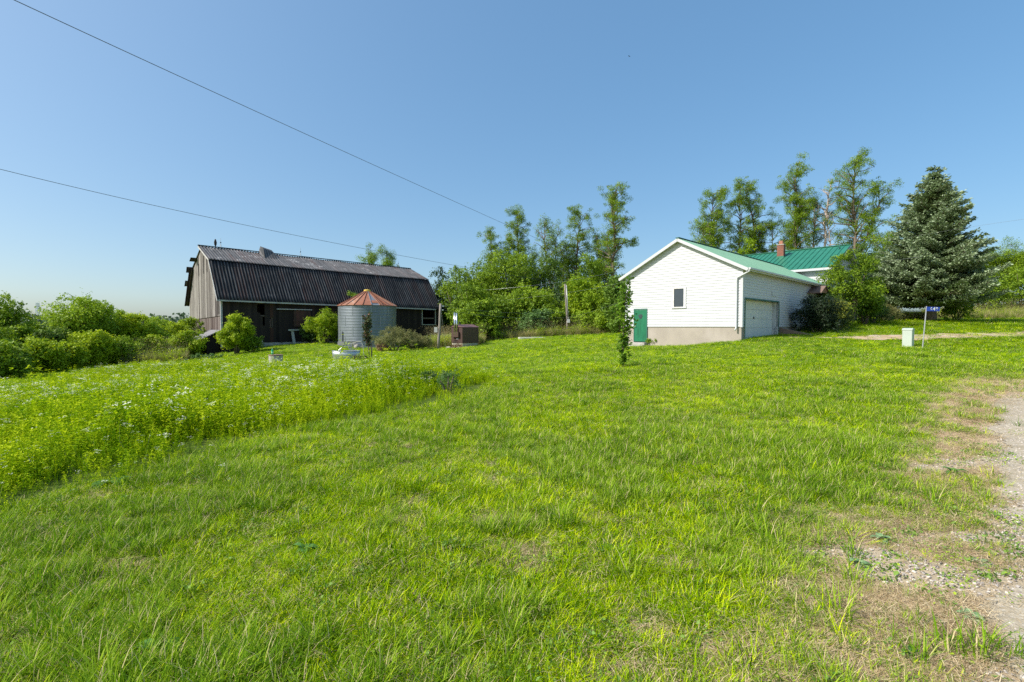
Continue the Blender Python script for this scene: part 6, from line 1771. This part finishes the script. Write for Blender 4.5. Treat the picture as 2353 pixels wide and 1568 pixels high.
# tall rough grass at the far lawn edge and on the right bank
cr = coll('rough_grass_src', [tuft(61, 'ro_a', M_grass('rough_grass_blades', [(0, (.10, .15, .03)), (.5, (.22, .24, .07)), (.9, (.40, .36, .15)), (1, (.52, .42, .22))]), 30, .12, (.3, .75), (.008, .016), (.02, .4), (.1, .8), .3, 2),
                              meadow_plant(62, 'ro_b', .8, 1, 50, .09, 4)])
def zone(n, fn): 
    x, y = fn(n); k = ~blocked(x, y); return x[k], y[k]
xs = []; ys = []
def add_px(n, px0, px1, d0, d1):
    d = rs.uniform(d0, d1, n); p = rs.uniform(px0, px1, n); x = (p - 1176.5) / F * d; k = ~blocked(x, d); xs.append(x[k]); ys.append(d[k])
add_px(5200, 1075, 1440, 49, 58); add_px(1500, 1000, 1110, 44, 52); add_px(5200, 2120, 2500, 47, 66); add_px(900, 250, 420, 33.5, 37.5); add_px(700, 985, 1035, 43, 50); add_px(500, 2040, 2130, 41, 46)
x = np.concatenate(xs); y = np.concatenate(ys); k = track_np(x, y) < .3
k &= ~((y < 52.5) & (np.abs(x - xat(1222, 46.5)) < 2) & (y < 48)); x, y = x[k], y[k]; n = len(x)
s = rs.uniform(.7, 1.5, n) * np.where(x > 20, .95, 1.0); idx = (rs.random(n) < .35).astype(int)
scatter('rough_grass', 'tall tan and green rough grass beyond the mown lawn', on_ground(x, y), rs.random(n) * 6.283, rs.normal(size=(n, 2)) * .1, np.stack([s * 1.4, s * 1.4, s], 1), idx, cr)

# ------------------------------------------------------------------ single broad-leaved weeds
def dock(label, x, y, n, L, seed, mat, up=.5, name='broadleaf_weed'):
    r = random.Random(seed); t = thing(name, label, 'weed', (x, y, gz(x, y) + .005), r.random() * 6)
    V = []; Fc = []
    for k in range(n):
        az = k * 2.4 + r.random() * .5; el = up * r.uniform(.4, 1.5); l = L * r.uniform(.6, 1.1); w = l * r.uniform(.34, .55)
        d = Vector((math.cos(az), math.sin(az), 0)); s = Vector((-d.y, d.x, 0)); segs = 6; i0 = len(V); p = Vector((0, 0, 0)); ang = el
        for j in range(segs + 1):
            f = j / segs; ww = w * math.sin(math.pi * min(1, .12 + f * .88)) ** .7 * (.25 if j == 0 else 1) if j < segs else .002
            ru = math.sin(j * 2.3 + k) * .06 * l
            V.extend([p - s * ww * .5 + Vector((0, 0, .18 * ww + ru * .3)), p.copy(), p + s * ww * .5 + Vector((0, 0, .18 * ww - ru * .3))])
            p = p + (d * math.cos(ang) + Vector((0, 0, math.sin(ang)))) * (l / segs); ang -= .28
        for j in range(segs):
            a = i0 + j * 3; Fc.append((a, a + 1, a + 4, a + 3)); Fc.append((a + 1, a + 2, a + 5, a + 4))
    me = bpy.data.meshes.new('leaves'); me.from_pydata([tuple(v) for v in V], [], Fc); me.update()
    a = me.attributes.new('tone', 'FLOAT', 'FACE'); a.data.foreach_set('value', np.array([r.random() for _ in Fc], dtype=np.float32))
    link('leaves', me, mat, t, True); return t
LD = M_leaf('dock_leaves', (.07, .18, .03), (.17, .34, .07), .3, .5); LD2 = M_leaf('grey_green_leaves', (.14, .27, .11), (.30, .44, .20), .25, .5)
D_ = [('large grey-green broadleaf weed on the bare soil at lower right', 2232, 1425, 24, .085, LD2, .7), ('upright bluish weed clump at the edge of the straw', 2022, 1245, 18, .10, LD2, .9),
 ('round-leaved weeds left of the large grey-green one', 2150, 1430, 18, .06, LD, .6), ('dock plant in the lawn left of centre', 700, 1265, 14, .11, LD, .6), ('crinkled weed near the bottom left', 366, 1505, 7, .15, LD, .7),
 ('dark dock leaves at the meadow edge on the left', 262, 1112, 10, .26, LD, .5), ('small weed tuft near the right edge above the gravel', 2250, 1300, 9, .10, LD2, .7), ('weed at the very bottom of the dry margin', 2095, 1510, 16, .06, LD, .8),
 ('dark leaf rosette in the middle of the lawn', 1395, 1268, 7, .13, LD, .6), ('weed rosette in dry grass near the lower right bare patch', 1975, 1300, 8, .10, LD2, .8), ('fine-leaved weed beside the upper gravel patch', 2190, 1090, 9, .14, LD, .9), ('low dark weed behind the young maple lawn', 1960, 815, 9, .2, LD, .5)]
for i, (lab, px, py, n_, L_, mt, up) in enumerate(D_):
    q = gpix(px, py); dock(lab, q.x, q.y, n_, L_, 600 + i, mt, up)
q = gpix(1795, 905)
# grey mullein-like weeds standing in the meadow edge
for i, (lab, px, py, h, w_) in enumerate((('dark bushy thistle standing at the tip of the meadow', 1030, 905, .62, .75), ('second dark thistle tall among the weeds', 985, 895, .5, .45), ('tall dark weed spike left of the thistles', 905, 868, .6, .5), ('dark weed clump at the far meadow rim', 838, 862, .6, .5))):
    q = gpix(px, py); bushy(lab, q.x, q.y, w_, h, 650 + i, L_BLUE, name='thistle', cat='weed', n=1600, leaf=.045, lobes=16, aspect=.3, tonelo=-.2)
